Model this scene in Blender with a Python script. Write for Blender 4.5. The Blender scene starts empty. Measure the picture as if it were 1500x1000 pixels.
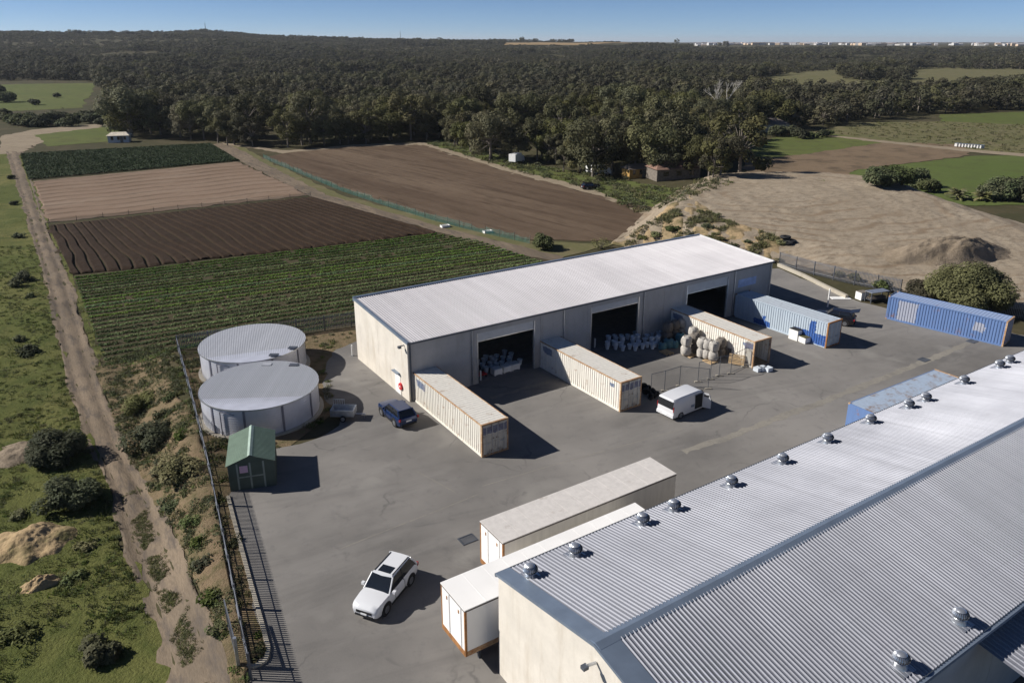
import bpy, math, random
import numpy as np
from math import radians as R, sin, cos, pi, hypot, atan2
random.seed(7); rng = np.random.default_rng(7)
S = bpy.context.scene
COL = S.collection

# ------------------------------------------------------------------ camera, sky, sun, exposure
CAM_H, PITCH, FPX, CYP = 30.56, R(19.07), 1124.5, 450.0     # metres, radians, pixels of a 1500 px wide frame
cd = bpy.data.cameras.new('camera'); cam = bpy.data.objects.new('camera', cd); COL.objects.link(cam)
cam.location = (0, 0, CAM_H); cam.rotation_euler = (R(90) - PITCH, 0, 0)
cd.sensor_width = 36; cd.lens = FPX / 1500 * 36; cd.shift_y = -(500 - CYP) / 1500
cd.clip_start = 0.5; cd.clip_end = 60000
S.camera = cam
SUN_EL, SUN_AZ = R(34.4), R(177.2)                           # sun stands to the left, a little beyond the yard
sunv = (cos(SUN_EL) * cos(SUN_AZ), cos(SUN_EL) * sin(SUN_AZ), sin(SUN_EL))
W = bpy.data.worlds.new('World'); S.world = W; W.use_nodes = True
wn = W.node_tree; bg = wn.nodes['Background']
sky = wn.nodes.new('ShaderNodeTexSky'); sky.sky_type = 'NISHITA'; sky.sun_disc = False
sky.sun_elevation = SUN_EL; sky.sun_rotation = R(90) - SUN_AZ
sky.altitude = 3000; sky.air_density = 0.6; sky.dust_density = 0.0; sky.ozone_density = 5.0
wn.links.new(sky.outputs[0], bg.inputs[0]); bg.inputs[1].default_value = 0.062
sl = bpy.data.lights.new('sun', 'SUN'); sl.energy = 4.7; sl.angle = R(0.53); sl.color = (1.0, 0.955, 0.89)
so = bpy.data.objects.new('sun', sl); COL.objects.link(so)
so.rotation_euler = (R(90) - SUN_EL, 0, SUN_AZ + R(90))
S.view_settings.view_transform = 'Standard'; S.view_settings.look = 'None'
S.view_settings.exposure = 0.48; S.view_settings.gamma = 1.0
S.cycles.max_bounces = 5; S.cycles.transparent_max_bounces = 12; S.cycles.use_denoising = True

# ------------------------------------------------------------------ survey helpers (photo pixel -> place on the ground)
cp_, sp_ = cos(PITCH), sin(PITCH)
def un(u, v, z=0.0):
    X = (u - 750) / FPX; Y = (v - CYP) / FPX
    d = (X, cp_ - Y * sp_, -sp_ - Y * cp_); t = (z - CAM_H) / d[2]
    return (d[0] * t, d[1] * t)
def proj(x, y, z):
    z = z - CAM_H; d = y * cp_ - z * sp_
    return 750 + FPX * x / d, CYP - FPX * (y * sp_ + z * cp_) / d
def sstep(a, b, x):
    t = np.clip((x - a) / (b - a), 0, 1); return t * t * (3 - 2 * t)
def sdist(px, py, poly):
    """signed distance to a polygon, negative inside"""
    px = np.asarray(px, float); py = np.asarray(py, float)
    d = np.full(px.shape, 1e18); ins = np.zeros(px.shape, bool); n = len(poly)
    for i in range(n):
        ax, ay = poly[i]; bx, by = poly[(i + 1) % n]
        ex, ey = bx - ax, by - ay; wx, wy = px - ax, py - ay
        t = np.clip((wx * ex + wy * ey) / (ex * ex + ey * ey + 1e-12), 0, 1)
        d = np.minimum(d, (wx - ex * t) ** 2 + (wy - ey * t) ** 2)
        c = ((ay > py) != (by > py)) & (px < (bx - ax) * (py - ay) / (by - ay + 1e-12) + ax); ins ^= c
    d = np.sqrt(d); return np.where(ins, -d, d)
def vnoise(x, y, seed=0):
    x = np.asarray(x, float); y = np.asarray(y, float)
    xi = np.floor(x).astype(np.int64); yi = np.floor(y).astype(np.int64); fx = x - xi; fy = y - yi
    def hsh(a, b):
        h = (a * 374761393 + b * 668265263 + seed * 1442695041) & 0x7fffffff
        h = ((h ^ (h >> 13)) * 1274126177) & 0x7fffffff
        return ((h ^ (h >> 16)) & 0xffff) / 65535.0
    fx = fx * fx * (3 - 2 * fx); fy = fy * fy * (3 - 2 * fy)
    return (hsh(xi, yi) * (1 - fx) + hsh(xi + 1, yi) * fx) * (1 - fy) + (hsh(xi, yi + 1) * (1 - fx) + hsh(xi + 1, yi + 1) * fx) * fy
YARD = [(-34.8, 74.2), (-27.9, 60.8), (-22.3, 49.6), (-17.9, 40.4), (-13.9, 32.0), (-10, 22), (0, 8), (60, 8), (110, 60), un(1620, 478), un(1500, 452), un(1310, 428), un(1140, 388), (25.5, 100), (-17.8, 81.5)]
PLAT = [un(a, b, c) for a, b, c in ((895, 358, -1.3), (945, 314, -1.3), (1000, 281, -1.3), (1060, 266, 0), (1200, 260, 1), (1330, 274, 1), (1500, 320, 1), (1700, 385, 0), (1750, 470, 0), (1560, 440, 0), (1400, 446, 0), (1318, 427, 0), (1240, 412, 0), (1180, 397, 0), (1148, 383, 0), (1100, 384, 0), (1030, 377, 0), (960, 366, -.6))]
def height(x, y):
    x = np.asarray(x, float); y = np.asarray(y, float); r = np.hypot(x, y); az = np.arctan2(x, y)
    low = -1.3 - 0.9 * sstep(95, 40, y) * sstep(0, -12, x)
    low = low * (1 - sstep(20, 45, x) * sstep(30, 70, y))
    d = sdist(x, y, YARD); z = low * sstep(0.3, 5.2, d)
    lump = sstep(1, 4, d) * sstep(200, 120, y) * sstep(-20, -30, x - (y - 50) * -0.55)
    z = z + lump * 0.35 * (vnoise(x / 3.1, y / 3.1, 3) - 0.5) * sstep(-24, -31, x + (y - 48) * 0.62)
    dp = sdist(x, y, PLAT); up = sstep(0.5, -9.5, dp + 1.6 * (vnoise(x / 3.2, y / 3.2, 6) - .5)); zp = np.clip(-6.6 - .030 * x + .082 * y, 0, 3.6)
    z = z * (1 - up) + (zp + .25 * (vnoise(x / 9, y / 9, 5) - .5)) * up
    A = np.interp(az, [-0.75, -0.6, -0.40, -0.36, -0.30, -0.17, 0.13, 0.25, 0.8], [50, 50, 51, 55, 43, 33, 27, 10, 8])
    z = z + 9 * sstep(2450, 2950, r) * sstep(.2, .26, az) + A * sstep(650, 2500, r) + 2.5 * (vnoise(x / 160, y / 160, 9) - .5) * sstep(350, 800, r)
    return z
def gz(x, y): return float(height(np.array([x]), np.array([y]))[0])
def gp(u, v):
    X = (u - 750) / FPX; Y = (v - CYP) / FPX; d = np.array([X, cp_ - Y * sp_, -sp_ - Y * cp_]); lo, hi = 18., 9000.
    for n_ in (420, 60, 40):
        t = np.geomspace(lo, hi, n_); q = t[:, None] * d[None]; b = np.nonzero(q[:, 2] + CAM_H < height(q[:, 0], q[:, 1]))[0]; i = b[0] if len(b) else n_ - 1; lo, hi = t[max(i - 1, 0)], t[i]
    x, y = hi * d[0], hi * d[1]; return x, y, gz(x, y)

# ------------------------------------------------------------------ object helpers
def setp(o, label=None, cat=None, group=None, kind=None):
    if label: o['label'] = label
    if cat: o['category'] = cat
    if group: o['group'] = group
    if kind: o['kind'] = kind
    return o
def empty(name, loc, rz=0, **k):
    o = bpy.data.objects.new(name, None); COL.objects.link(o); o.location = loc; o.rotation_euler = (0, 0, rz)
    o.empty_display_size = 0.2; return setp(o, **k)
def link(name, me, parent=None, loc=None, rot=None, **k):
    o = bpy.data.objects.new(name, me); COL.objects.link(o)
    if parent is not None: o.parent = parent
    if loc is not None: o.location = loc
    if rot is not None: o.rotation_euler = rot
    return setp(o, **k)
class MB:
    def __init__(s): s.v = []; s.f = []
    def add(s, vs, fs):
        b = len(s.v); s.v += [tuple(p) for p in vs]; s.f += [tuple(i + b for i in f) for f in fs]; return s
    def box(s, x0, x1, y0, y1, z0, z1):
        return s.add([(x0, y0, z0), (x1, y0, z0), (x1, y1, z0), (x0, y1, z0), (x0, y0, z1), (x1, y0, z1), (x1, y1, z1), (x0, y1, z1)],
                     [(0, 3, 2, 1), (4, 5, 6, 7), (0, 1, 5, 4), (1, 2, 6, 5), (2, 3, 7, 6), (3, 0, 4, 7)])
    def quad(s, a, b, c, d): return s.add([a, b, c, d], [(0, 1, 2, 3)])
    def tube(s, p, q, r, n=8, r2=None):
        p = np.array(p, float); q = np.array(q, float); d = q - p; d /= np.linalg.norm(d) + 1e-9
        a = np.cross(d, (0, 0, 1) if abs(d[2]) < .9 else (1, 0, 0)); a /= np.linalg.norm(a); b = np.cross(d, a); r2 = r if r2 is None else r2
        vs = [tuple(p + r * (a * cos(2 * pi * i / n) + b * sin(2 * pi * i / n))) for i in range(n)] + [tuple(q + r2 * (a * cos(2 * pi * i / n) + b * sin(2 * pi * i / n))) for i in range(n)]
        return s.add(vs, [(i, (i + 1) % n, n + (i + 1) % n, n + i) for i in range(n)] + [tuple(range(n))[::-1], tuple(range(n, 2 * n))])
    def lathe(s, prof, n=16, c=(0, 0)):
        vs = [(c[0] + r * cos(2 * pi * i / n), c[1] + r * sin(2 * pi * i / n), z) for r, z in prof for i in range(n)]
        fs = [(j * n + i, j * n + (i + 1) % n, (j + 1) * n + (i + 1) % n, (j + 1) * n + i) for j in range(len(prof) - 1) for i in range(n)]
        return s.add(vs, fs + [tuple(range(n))[::-1], tuple((len(prof) - 1) * n + i for i in range(n))])
    def loft(s, secs, cap=True):
        n = len(secs[0]); vs = [p for q in secs for p in q]
        fs = [(j * n + i, j * n + (i + 1) % n, (j + 1) * n + (i + 1) % n, (j + 1) * n + i) for j in range(len(secs) - 1) for i in range(n)]
        if cap: fs += [tuple(range(n))[::-1], tuple((len(secs) - 1) * n + i for i in range(n))]
        return s.add(vs, fs)
    def grid(s, P):
        P = np.asarray(P, float); a, b = P.shape[:2]
        return s.add(P.reshape(-1, 3).tolist(), [(i * b + j, i * b + j + 1, (i + 1) * b + j + 1, (i + 1) * b + j) for i in range(a - 1) for j in range(b - 1)])
    def mesh(s, name, mat, smooth=False):
        me = bpy.data.meshes.new(name); me.from_pydata(s.v, [], s.f); me.update()
        if mat: me.materials.append(mat)
        if smooth: me.polygons.foreach_set('use_smooth', [True] * len(me.polygons)); me.set_sharp_from_angle(angle=R(38))
        return me
    def build(s, name, mat, parent=None, smooth=False, **k): return link(name, s.mesh(name, mat, smooth), parent, **k)
def dup(o, parent=None):
    c = o.copy(); COL.objects.link(c); c.parent = parent
    for ch in list(o.children): dup(ch, c)
    return c

# ------------------------------------------------------------------ materials
class NT:
    def __init__(s, name):
        s.m = bpy.data.materials.new(name); s.m.use_nodes = True; s.t = s.m.node_tree; s.b = s.t.nodes['Principled BSDF']; s.L = s.t.links.new
    def n(s, typ, **k):
        o = s.t.nodes.new(typ)
        for a, b in k.items(): setattr(o, a, b)
        return o
    def pos(s, obj=False, scale=(1, 1, 1), rz=0):
        src = s.n('ShaderNodeTexCoord').outputs['Object'] if obj else s.n('ShaderNodeNewGeometry').outputs['Position']
        mp = s.n('ShaderNodeMapping', vector_type='TEXTURE'); mp.inputs['Scale'].default_value = [1 / q for q in scale]; mp.inputs['Rotation'].default_value = (0, 0, rz); s.L(src, mp.inputs[0]); return mp.outputs[0]
    def noise(s, vec, scale, detail=3, rough=.55, dist=0):
        o = s.n('ShaderNodeTexNoise'); o.inputs['Scale'].default_value = scale; o.inputs['Detail'].default_value = detail
        o.inputs['Roughness'].default_value = rough; o.inputs['Distortion'].default_value = dist; s.L(vec, o.inputs['Vector']); return o.outputs[0]
    def ramp(s, fac, lo, hi, a=0., b=1.):
        o = s.n('ShaderNodeMapRange'); o.inputs[1].default_value = lo; o.inputs[2].default_value = hi; o.inputs[3].default_value = a; o.inputs[4].default_value = b; s.L(fac, o.inputs[0]); return o.outputs[0]
    def mix(s, fac, a, b, mode='MIX'):
        o = s.n('ShaderNodeMix', data_type='RGBA', blend_type=mode)
        for i, v in ((0, fac), (6, a), (7, b)):
            if isinstance(v, (int, float)): o.inputs[i].default_value = v
            elif isinstance(v, (tuple, list)): o.inputs[i].default_value = (*v[:3], 1)
            else: s.L(v, o.inputs[i])
        return o.outputs[2]
    def math(s, op, a, b=0.):
        o = s.n('ShaderNodeMath', operation=op)
        for i, v in ((0, a), (1, b)):
            if isinstance(v, (int, float)): o.inputs[i].default_value = v
            else: s.L(v, o.inputs[i])
        return o.outputs[0]
    def bump(s, h, strength=.3, dist=.05):
        o = s.n('ShaderNodeBump'); o.inputs['Strength'].default_value = strength; o.inputs['Distance'].default_value = dist; s.L(h, o.inputs['Height']); s.L(o.outputs[0], s.b.inputs['Normal'])
    def xyz(s, vec):
        o = s.n('ShaderNodeSeparateXYZ'); s.L(vec, o.inputs[0]); return o.outputs
    def out(s, col, rough=.8, metal=0., spec=.3):
        if isinstance(col, (tuple, list)): s.b.inputs['Base Color'].default_value = (*col[:3], 1)
        else: s.L(col, s.b.inputs['Base Color'])
        if isinstance(rough, float): s.b.inputs['Roughness'].default_value = rough
        else: s.L(rough, s.b.inputs['Roughness'])
        s.b.inputs['Metallic'].default_value = metal; s.b.inputs['Specular IOR Level'].default_value = spec
        return s.m
def mplain(name, c, rough=.7, metal=0., var=.18, scale=1.5, spec=.3, obj=True):
    n = NT(name); f = n.noise(n.pos(obj), scale, 4)
    return n.out(n.mix(n.ramp(f, .3, .7), tuple(x * (1 - var) for x in c), tuple(min(1, x * (1 + var)) for x in c)), rough, metal, spec)
def mground(name, cols, scales=(.06, .5, 4.), rough=.95, bump=.4, bd=.08, stretch=None, rz=0, spec=.1):
    """cols: base, second, third colour mixed by noises of falling size"""
    n = NT(name); p = n.pos(False, stretch or (1, 1, 1), rz)
    a = n.noise(p, scales[0], 4, .6); b = n.noise(p, scales[1], 5, .65); c = n.noise(p, scales[2], 4, .7)
    col = n.mix(n.ramp(a, .38, .62), cols[0], cols[1]); col = n.mix(n.ramp(b, .48, .66), col, cols[2])
    col = n.mix(n.ramp(c, .3, .75, 0, .55), col, tuple(x * .55 for x in cols[0]))
    n.bump(n.math('ADD', b, n.math('MULTIPLY', c, .6)), bump, bd); return n.out(col, rough, 0, spec)
def masphalt():
    n = NT('asphalt'); p = n.pos(); ps = n.pos(False, (.16, 1, 1), R(33))
    a = n.noise(p, .055, 5, .6); st = n.noise(ps, .35, 5, .6); f = n.noise(p, 1.1, 5, .7); g = n.noise(p, 14., 3, .7)
    c = n.mix(n.ramp(a, .36, .64), (0.1144, 0.1074, 0.1006), (0.2255, 0.2105, 0.1937)); c = n.mix(n.ramp(st, .5, .72, 0, .6), c, (0.2376, 0.2242, 0.2075))
    c = n.mix(n.ramp(f, .54, .74, 0, .5), c, (0.1012, 0.0975, 0.0962)); c = n.mix(n.ramp(g, .3, .8, 0, .3), c, (0.2288, 0.2197, 0.2075))
    big = n.noise(p, .17, 2, .5, .6); c = n.mix(n.ramp(big, .62, .72, 0, .35), c, (0.2904, 0.2769, 0.2516))
    vo = n.n('ShaderNodeTexVoronoi', feature='DISTANCE_TO_EDGE'); vo.inputs['Scale'].default_value = .13; dv = n.n('ShaderNodeVectorMath', operation='ADD'); nz = n.n('ShaderNodeTexNoise'); nz.inputs['Scale'].default_value = .5; nz.inputs['Detail'].default_value = 4; n.L(p, nz.inputs['Vector']); sc_ = n.n('ShaderNodeVectorMath', operation='SCALE'); sc_.inputs['Scale'].default_value = 2.2; n.L(nz.outputs['Color'], sc_.inputs[0]); n.L(p, dv.inputs[0]); n.L(sc_.outputs[0], dv.inputs[1]); n.L(dv.outputs[0], vo.inputs['Vector'])
    c = n.mix(n.math('MULTIPLY', n.ramp(vo.outputs['Distance'], .0, .012, .55, 0), n.ramp(n.noise(p, .12, 2), .5, .62)), c, (0.0748, 0.0720, 0.0706))
    stn = n.noise(p, .33, 4, .7, 1.2); c = n.mix(n.ramp(stn, .60, .74, 0, .55), c, (0.0880, 0.0844, 0.0829)); wr = n.noise(n.pos(False, (.10, 1, 1), R(20)), .5, 4, .65); c = n.mix(n.ramp(wr, .55, .75, 0, .4), c, (0.0924, 0.0879, 0.0866))
    n.bump(g, .25, .02); return n.out(c, .88, 0, .2)
def mrings(name, base, c):
    m = base; t = m.node_tree; n = NT.__new__(NT); n.m = m; n.t = t; n.b = t.nodes['Principled BSDF']; n.L = t.links.new
    p = n.pos(); vm = n.n('ShaderNodeVectorMath', operation='SUBTRACT'); vm.inputs[1].default_value = (c[0], c[1], 0); n.L(p, vm.inputs[0]); mp = n.n('ShaderNodeMapping'); mp.inputs['Rotation'].default_value = (0, 0, R(-20)); mp.inputs['Scale'].default_value = (.55, 1, 0); n.L(vm.outputs[0], mp.inputs[0])
    w = n.n('ShaderNodeTexWave', wave_type='RINGS'); w.rings_direction = 'SPHERICAL'; w.inputs['Scale'].default_value = .10; w.inputs['Distortion'].default_value = 13; w.inputs['Detail'].default_value = 3; w.inputs['Detail Scale'].default_value = .6; n.L(mp.outputs[0], w.inputs[0])
    f = n.math('MULTIPLY', n.ramp(w.outputs[1], .75, .98, 0, .7), n.ramp(n.noise(p, .06, 3), .4, .6)); src = n.b.inputs['Base Color'].links[0].from_socket; n.L(n.mix(f, src, (.20, .145, .095)), n.b.inputs['Base Color'])
def mpaint(name, c, rust=.5, rustcol=(.20, .085, .035), rough=.55, scale=1.2, patch=None, patchcol=None, zfade=0.):
    """weathered painted steel; rust blooms by noise; patch = list of (x0,x1,z0,z1) painted-over areas in object space"""
    n = NT(name); p = n.pos(True); a = n.noise(p, scale, 5, .7); b = n.noise(p, scale * 6, 4, .7); st = n.noise(n.pos(True, (1, 1, .12)), 3.2, 4, .6)
    col = n.mix(n.ramp(st, .35, .7, 0, .5), c, tuple(x * .72 for x in c))
    if patch:
        X = list(n.xyz(p)); wv = n.ramp(n.noise(p, 1.6, 4, .6), 0, 1, -.45, .45); X[0] = n.math('ADD', X[0], wv); X[2] = n.math('ADD', X[2], n.math('MULTIPLY', wv, .5)); m = None
        for x0, x1, z0, z1 in patch:
            k = n.math('MULTIPLY', n.math('MULTIPLY', n.math('GREATER_THAN', X[0], x0), n.math('LESS_THAN', X[0], x1)), n.math('MULTIPLY', n.math('GREATER_THAN', X[2], z0), n.math('LESS_THAN', X[2], z1)))
            m = k if m is None else n.math('MAXIMUM', m, k)
        m = n.math('MULTIPLY', m, n.ramp(b, .25, .42)); col = n.mix(m, col, patchcol)
    rm = n.math('MULTIPLY', n.ramp(a, .70 - .22 * rust, .80 - .18 * rust), n.ramp(b, .35, .6)); col = n.mix(rm, col, rustcol)
    return n.out(col, n.ramp(rm, 0, 1, rough, .9), 0, .35)
def mroof(name, c, rough, metal, stain=.25, spec=.4):
    n = NT(name); a = n.noise(n.pos(True, (1, .06, .06)), 1.6, 4, .6); b = n.noise(n.pos(True), .12, 4, .6); g = n.noise(n.pos(True, (.4, 1, 1)), 1.1, 5, .7); X = n.xyz(n.pos(True))
    lap = n.math('LESS_THAN', n.math('FRACT', n.math('DIVIDE', X[0], .788)), .03); scr = n.math('LESS_THAN', n.math('FRACT', n.math('DIVIDE', X[1], 1.47)), .035)
    col = n.mix(n.ramp(a, .3, .7), tuple(x * .9 for x in c), tuple(min(1, x * 1.07) for x in c)); col = n.mix(n.ramp(b, .45, .7, 0, stain), col, tuple(x * .7 for x in c)); col = n.mix(n.ramp(g, .62, .78, 0, stain), col, (c[0] * .62, c[1] * .57, c[2] * .5))
    col = n.mix(n.math('MULTIPLY', lap, .35), col, tuple(x * .55 for x in c)); col = n.mix(n.math('MULTIPLY', scr, .18), col, tuple(x * .5 for x in c))
    return n.out(col, n.ramp(b, .3, .7, rough - .08, rough + .1), metal, spec)
def mleaf(name, c1, c2, scale=.35, trans=.25):
    n = NT(name); f = n.noise(n.pos(), scale, 3, .6); g = n.noise(n.pos(), scale * 9, 2, .6); oi = n.n('ShaderNodeObjectInfo')
    col = n.mix(n.ramp(f, .35, .65), c1, c2); col = n.mix(n.ramp(g, .35, .7, 0, .5), col, tuple(x * .6 for x in c1))
    hs = n.n('ShaderNodeHueSaturation'); n.L(n.ramp(oi.outputs['Random'], 0, 1, .62, 1.4), hs.inputs['Value']); n.L(n.ramp(n.math('FRACT', n.math('MULTIPLY', oi.outputs['Random'], 7.31)), 0, 1, .472, .512), hs.inputs['Hue']); n.L(n.ramp(n.math('FRACT', n.math('MULTIPLY', oi.outputs['Random'], 3.7)), 0, 1, .72, 1.12), hs.inputs['Saturation']); n.L(col, hs.inputs['Color'])
    n.out(hs.outputs[0], .75, 0, .15); tl_ = n.n('ShaderNodeBsdfTranslucent'); mx = n.n('ShaderNodeMixShader'); mx.inputs[0].default_value = trans; n.L(hs.outputs[0], tl_.inputs[0])
    n.L(n.b.outputs[0], mx.inputs[1]); n.L(tl_.outputs[0], mx.inputs[2]); n.L(mx.outputs[0], n.t.nodes['Material Output'].inputs[0]); return n.m
def mclear(name, c, alpha, rough=.6):
    n = NT(name); n.out(c, rough); tr = n.n('ShaderNodeBsdfTransparent'); mx = n.n('ShaderNodeMixShader'); mx.inputs[0].default_value = alpha
    n.L(tr.outputs[0], mx.inputs[1]); n.L(n.b.outputs[0], mx.inputs[2]); n.L(mx.outputs[0], n.t.nodes['Material Output'].inputs[0]); return n.m
def mconc(name, c, streak=.5, scale=.6):
    n = NT(name); p = n.pos(True); a = n.noise(p, scale, 5, .65); v = n.noise(n.pos(True, (1, 1, .18)), 1.3, 5, .65); g = n.noise(p, 9, 3, .6)
    col = n.mix(n.ramp(a, .35, .65), tuple(x * .86 for x in c), c); col = n.mix(n.ramp(v, .52, .75, 0, streak), col, (c[0] * .62, c[1] * .56, c[2] * .48))
    n.bump(g, .15, .02); return n.out(n.mix(n.ramp(g, .4, .8, 0, .25), col, tuple(x * .75 for x in c)), .85, 0, .2)
M = {}
M['asphalt'] = masphalt()
M['base'] = mground('wood_floor', [(0.0675, 0.0594, 0.0324), (0.0540, 0.0540, 0.0252), (0.0945, 0.0765, 0.0450)], (.02, .12, 1.0))
M['grass'] = mground('grass_ground', [(.098, .112, .031), (.165, .155, .055), (.072, .088, .024)], (.05, .45, 5.), bump=1., bd=.25)
M['bank'] = mground('bank_soil', [(0.2115, 0.1530, 0.0945), (0.1665, 0.1305, 0.0765), (0.0945, 0.0882, 0.0405)], (.25, .9, 7.), bump=.8, bd=.2)
M['track'] = mground('dirt_track', [(0.1548, 0.1224, 0.0900), (0.2268, 0.1764, 0.1260), (0.1080, 0.0900, 0.0756)], (.35, 1.3, 8.), stretch=(.3, 1, 1), rz=R(-56), bump=.8, bd=.08)
M['soil'] = mground('crop_soil', [(.070, .058, .032), (.055, .050, .028), (.09, .07, .042)], (.08, .6, 5.))
M['plough'] = mground('ploughed_soil', [(.036, .0225, .0140), (.044, .0285, .0185), (.029, .0185, .0115)], (.04, .5, 4.), bump=.5)
M['tan'] = mground('tan_soil', [(.225, .160, .115), (.20, .140, .098), (.255, .19, .14)], (.03, .3, 3.), stretch=(.2, 1, 1), rz=R(30))
M['paddock'] = mground('paddock_soil', [(.098, .067, .045), (.165, .120, .083), (.075, .051, .034)], (.05, .55, 4.), stretch=(.10, 1, 1), rz=R(-50))
M['sand'] = mground('plateau_sand', [(.30, .245, .180), (.36, .30, .225), (.22, .175, .125)], (.16, 1.4, 7.), stretch=(.55, 1, 1), rz=R(25), bump=.7, bd=.12)
mrings('rings', M['sand'], un(1130, 300, 2.2))
M['sandbank'] = mground('sand_bank', [(.40, .29, .165), (.33, .25, .15), (.085, .085, .035)], (.10, .33, 2.5), bump=.9, bd=.25)
M['paleroad'] = mground('pale_dirt', [(.30, .245, .175), (.26, .21, .15), (.22, .175, .12)], (.08, .5, 4.))
M['green1'] = mground('pasture_green', [(.095, .118, .034), (.120, .132, .042), (.085, .088, .036)], (.02, .2, 2.))
M['green2'] = mground('pasture_bright', [(.092, .122, .034), (.112, .138, .042), (.085, .100, .034)], (.02, .2, 2.))
M['scrub'] = mground('scrub_ground', [(.140, .130, .062), (.115, .115, .050), (.175, .145, .085)], (.03, .2, 1.5))
M['brownfield'] = mground('brown_field', [(.165, .120, .078), (.20, .145, .095), (.10, .075, .05)], (.02, .15, 2.))
M['drygrass'] = mground('dry_grass', [(.34, .235, .12), (.30, .21, .11), (.25, .18, .10)], (.01, .05, .5))
M['kerb'] = mconc('kerb_concrete', (.42, .38, .31))
M['strip'] = mground('worn_concrete', [(.27, .25, .215), (.235, .218, .19), (.19, .178, .16)], (.2, .9, 6.))
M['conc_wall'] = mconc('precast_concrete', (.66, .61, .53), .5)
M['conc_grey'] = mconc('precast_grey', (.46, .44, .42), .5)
M['roofA'] = mroof('roof_sheet_pale', (.47, .452, .465), .5, .05, .16, .35)
M['roofB'] = mroof('roof_sheet_zinc', (.255, .262, .295), .58, .25, .3, .4)
M['flash'] = mplain('flashing_grey', (.22, .27, .34), .4, .5, .1, 1.)
M['flashw'] = mplain('flashing_white', (.7, .69, .68), .5, 0, .06)
M['zinc'] = mplain('galvanised', (.52, .54, .57), .32, .75, .15, 3.)
M['shutter'] = mplain('shutter_grey', (.50, .51, .52), .5, .1, .06)
M['white'] = mplain('white_paint', (.78, .77, .74), .5, 0, .05)
M['cream'] = mpaint('cream_container', (.77, .735, .65), .62, (.30, .135, .05), patch=[(-5.2, -3.6, 1.75, 2.4)], patchcol=(.23, .27, .36))
M['cream2'] = mpaint('cream_container_plain', (.79, .755, .68), .55, (.30, .135, .05), patch=[(4.6, 5.1, 1.95, 2.3), (-5.3, -3.9, 1.75, 2.45)], patchcol=(.20, .24, .32))
M['creamroof'] = mpaint('cream_roof', (.66, .63, .57), .62, (.25, .13, .06), .6, .7)
M['creamdoor'] = mpaint('cream_door', (.55, .52, .46), .85, (.13, .08, .05), .6, 2., patch=[(-9, 9, 1.9, 2.5)], patchcol=(.16, .17, .24))
M['rustrail'] = mpaint('rusty_rail', (.55, .40, .25), 1.5, (.28, .12, .045), .7, 2.2)
M['bluegrey'] = mpaint('blue_grey_container', (.43, .50, .57), .25, (.2, .1, .05), .55, 1.2, patch=[(3.9, 4.6, .1, 2.5), (2.0, 6, .1, 1.25), (-3.3, -1.0, .1, .75), (-2.2, -1.8, .6, 1.25)], patchcol=(.035, .10, .32))
M['bluegreyroof'] = mpaint('blue_grey_roof', (.47, .52, .57), .55, (.14, .12, .12), .6, .8)
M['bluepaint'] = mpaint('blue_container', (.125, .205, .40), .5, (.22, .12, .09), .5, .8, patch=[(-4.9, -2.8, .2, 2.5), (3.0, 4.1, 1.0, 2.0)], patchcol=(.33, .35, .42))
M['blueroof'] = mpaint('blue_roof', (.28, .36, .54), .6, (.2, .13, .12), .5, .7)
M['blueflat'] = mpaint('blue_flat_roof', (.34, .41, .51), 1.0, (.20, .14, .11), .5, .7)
M['trailer'] = mplain('trailer_white', (.80, .785, .76), .4, 0, .04, .6)
M['trailerroof'] = mpaint('trailer_roof', (.60, .565, .53), .45, (.33, .28, .23), .6, .8)
M['trailerside'] = mpaint('trailer_side', (.62, .585, .52), .3, (.40, .33, .25), .45, 1.5)
M['rust'] = mpaint('rust_brown', (.36, .17, .06), 1.2, (.17, .075, .03), .8, 3.)
M['darktrim'] = mplain('dark_trim', (.10, .085, .075), .6)
M['black'] = mplain('black_rubber', (.018, .018, .019), .75, 0, .2)
M['steel'] = mplain('dark_steel', (.11, .12, .14), .5, .5, .2)
M['steelfence'] = mplain('fence_steel', (.19, .20, .225), .45, .6, .2, 2.)
M['greensheet'] = mplain('green_roof_sheet', (.165, .225, .17), .5, .1, .1)
M['greenwall'] = mplain('dark_green_sheet', (.075, .095, .075), .6, .1, .12)
M['greentrim'] = mplain('grey_green_trim', (.25, .28, .24), .6)
M['tank'] = mplain('tank_steel', (.62, .63, .69), .36, .35, .08, 1.2, .5)
M['tankroof'] = mroof('tank_roof_sheet', (.40, .41, .44), .5, .15, .1)
M['seam'] = mplain('seam_strip', (.20, .20, .24), .5, .3)
M['wood'] = mplain('pallet_wood', (.42, .30, .17), .85, 0, .25, 6.)
M['bag'] = mplain('bulk_bag', (.40, .375, .34), .85, 0, .28, 3.)
M['bagdark'] = mplain('bulk_bag_dark', (.16, .14, .12), .85, 0, .3, 3.)
M['pot'] = mplain('white_pot', (.62, .67, .72), .5, 0, .12)
M['teal'] = mplain('teal_tarp', (.06, .16, .20), .5, 0, .3, 3.)
M['red'] = mplain('red_reel', (.55, .03, .04), .4, 0, .1)
M['soilheap'] = mground('heap_soil', [(.25, .20, .145), (.19, .15, .105), (.31, .25, .185)], (.2, .8, 5.), bump=.9, bd=.2)
M['leaf_euc'] = mleaf('eucalypt_leaves', (0.080, 0.082, 0.034), (0.138, 0.131, 0.055), .12)
M['leaf_far'] = mleaf('far_leaves', (0.064, 0.064, 0.034), (0.106, 0.101, 0.055), .035)
M['leaf_bush'] = mleaf('bush_leaves', (0.070, 0.090, 0.038), (0.123, 0.133, 0.061), .8)
M['leaf_bright'] = mleaf('weed_leaves', (.078, .112, .026), (.130, .155, .045), .5)
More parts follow.
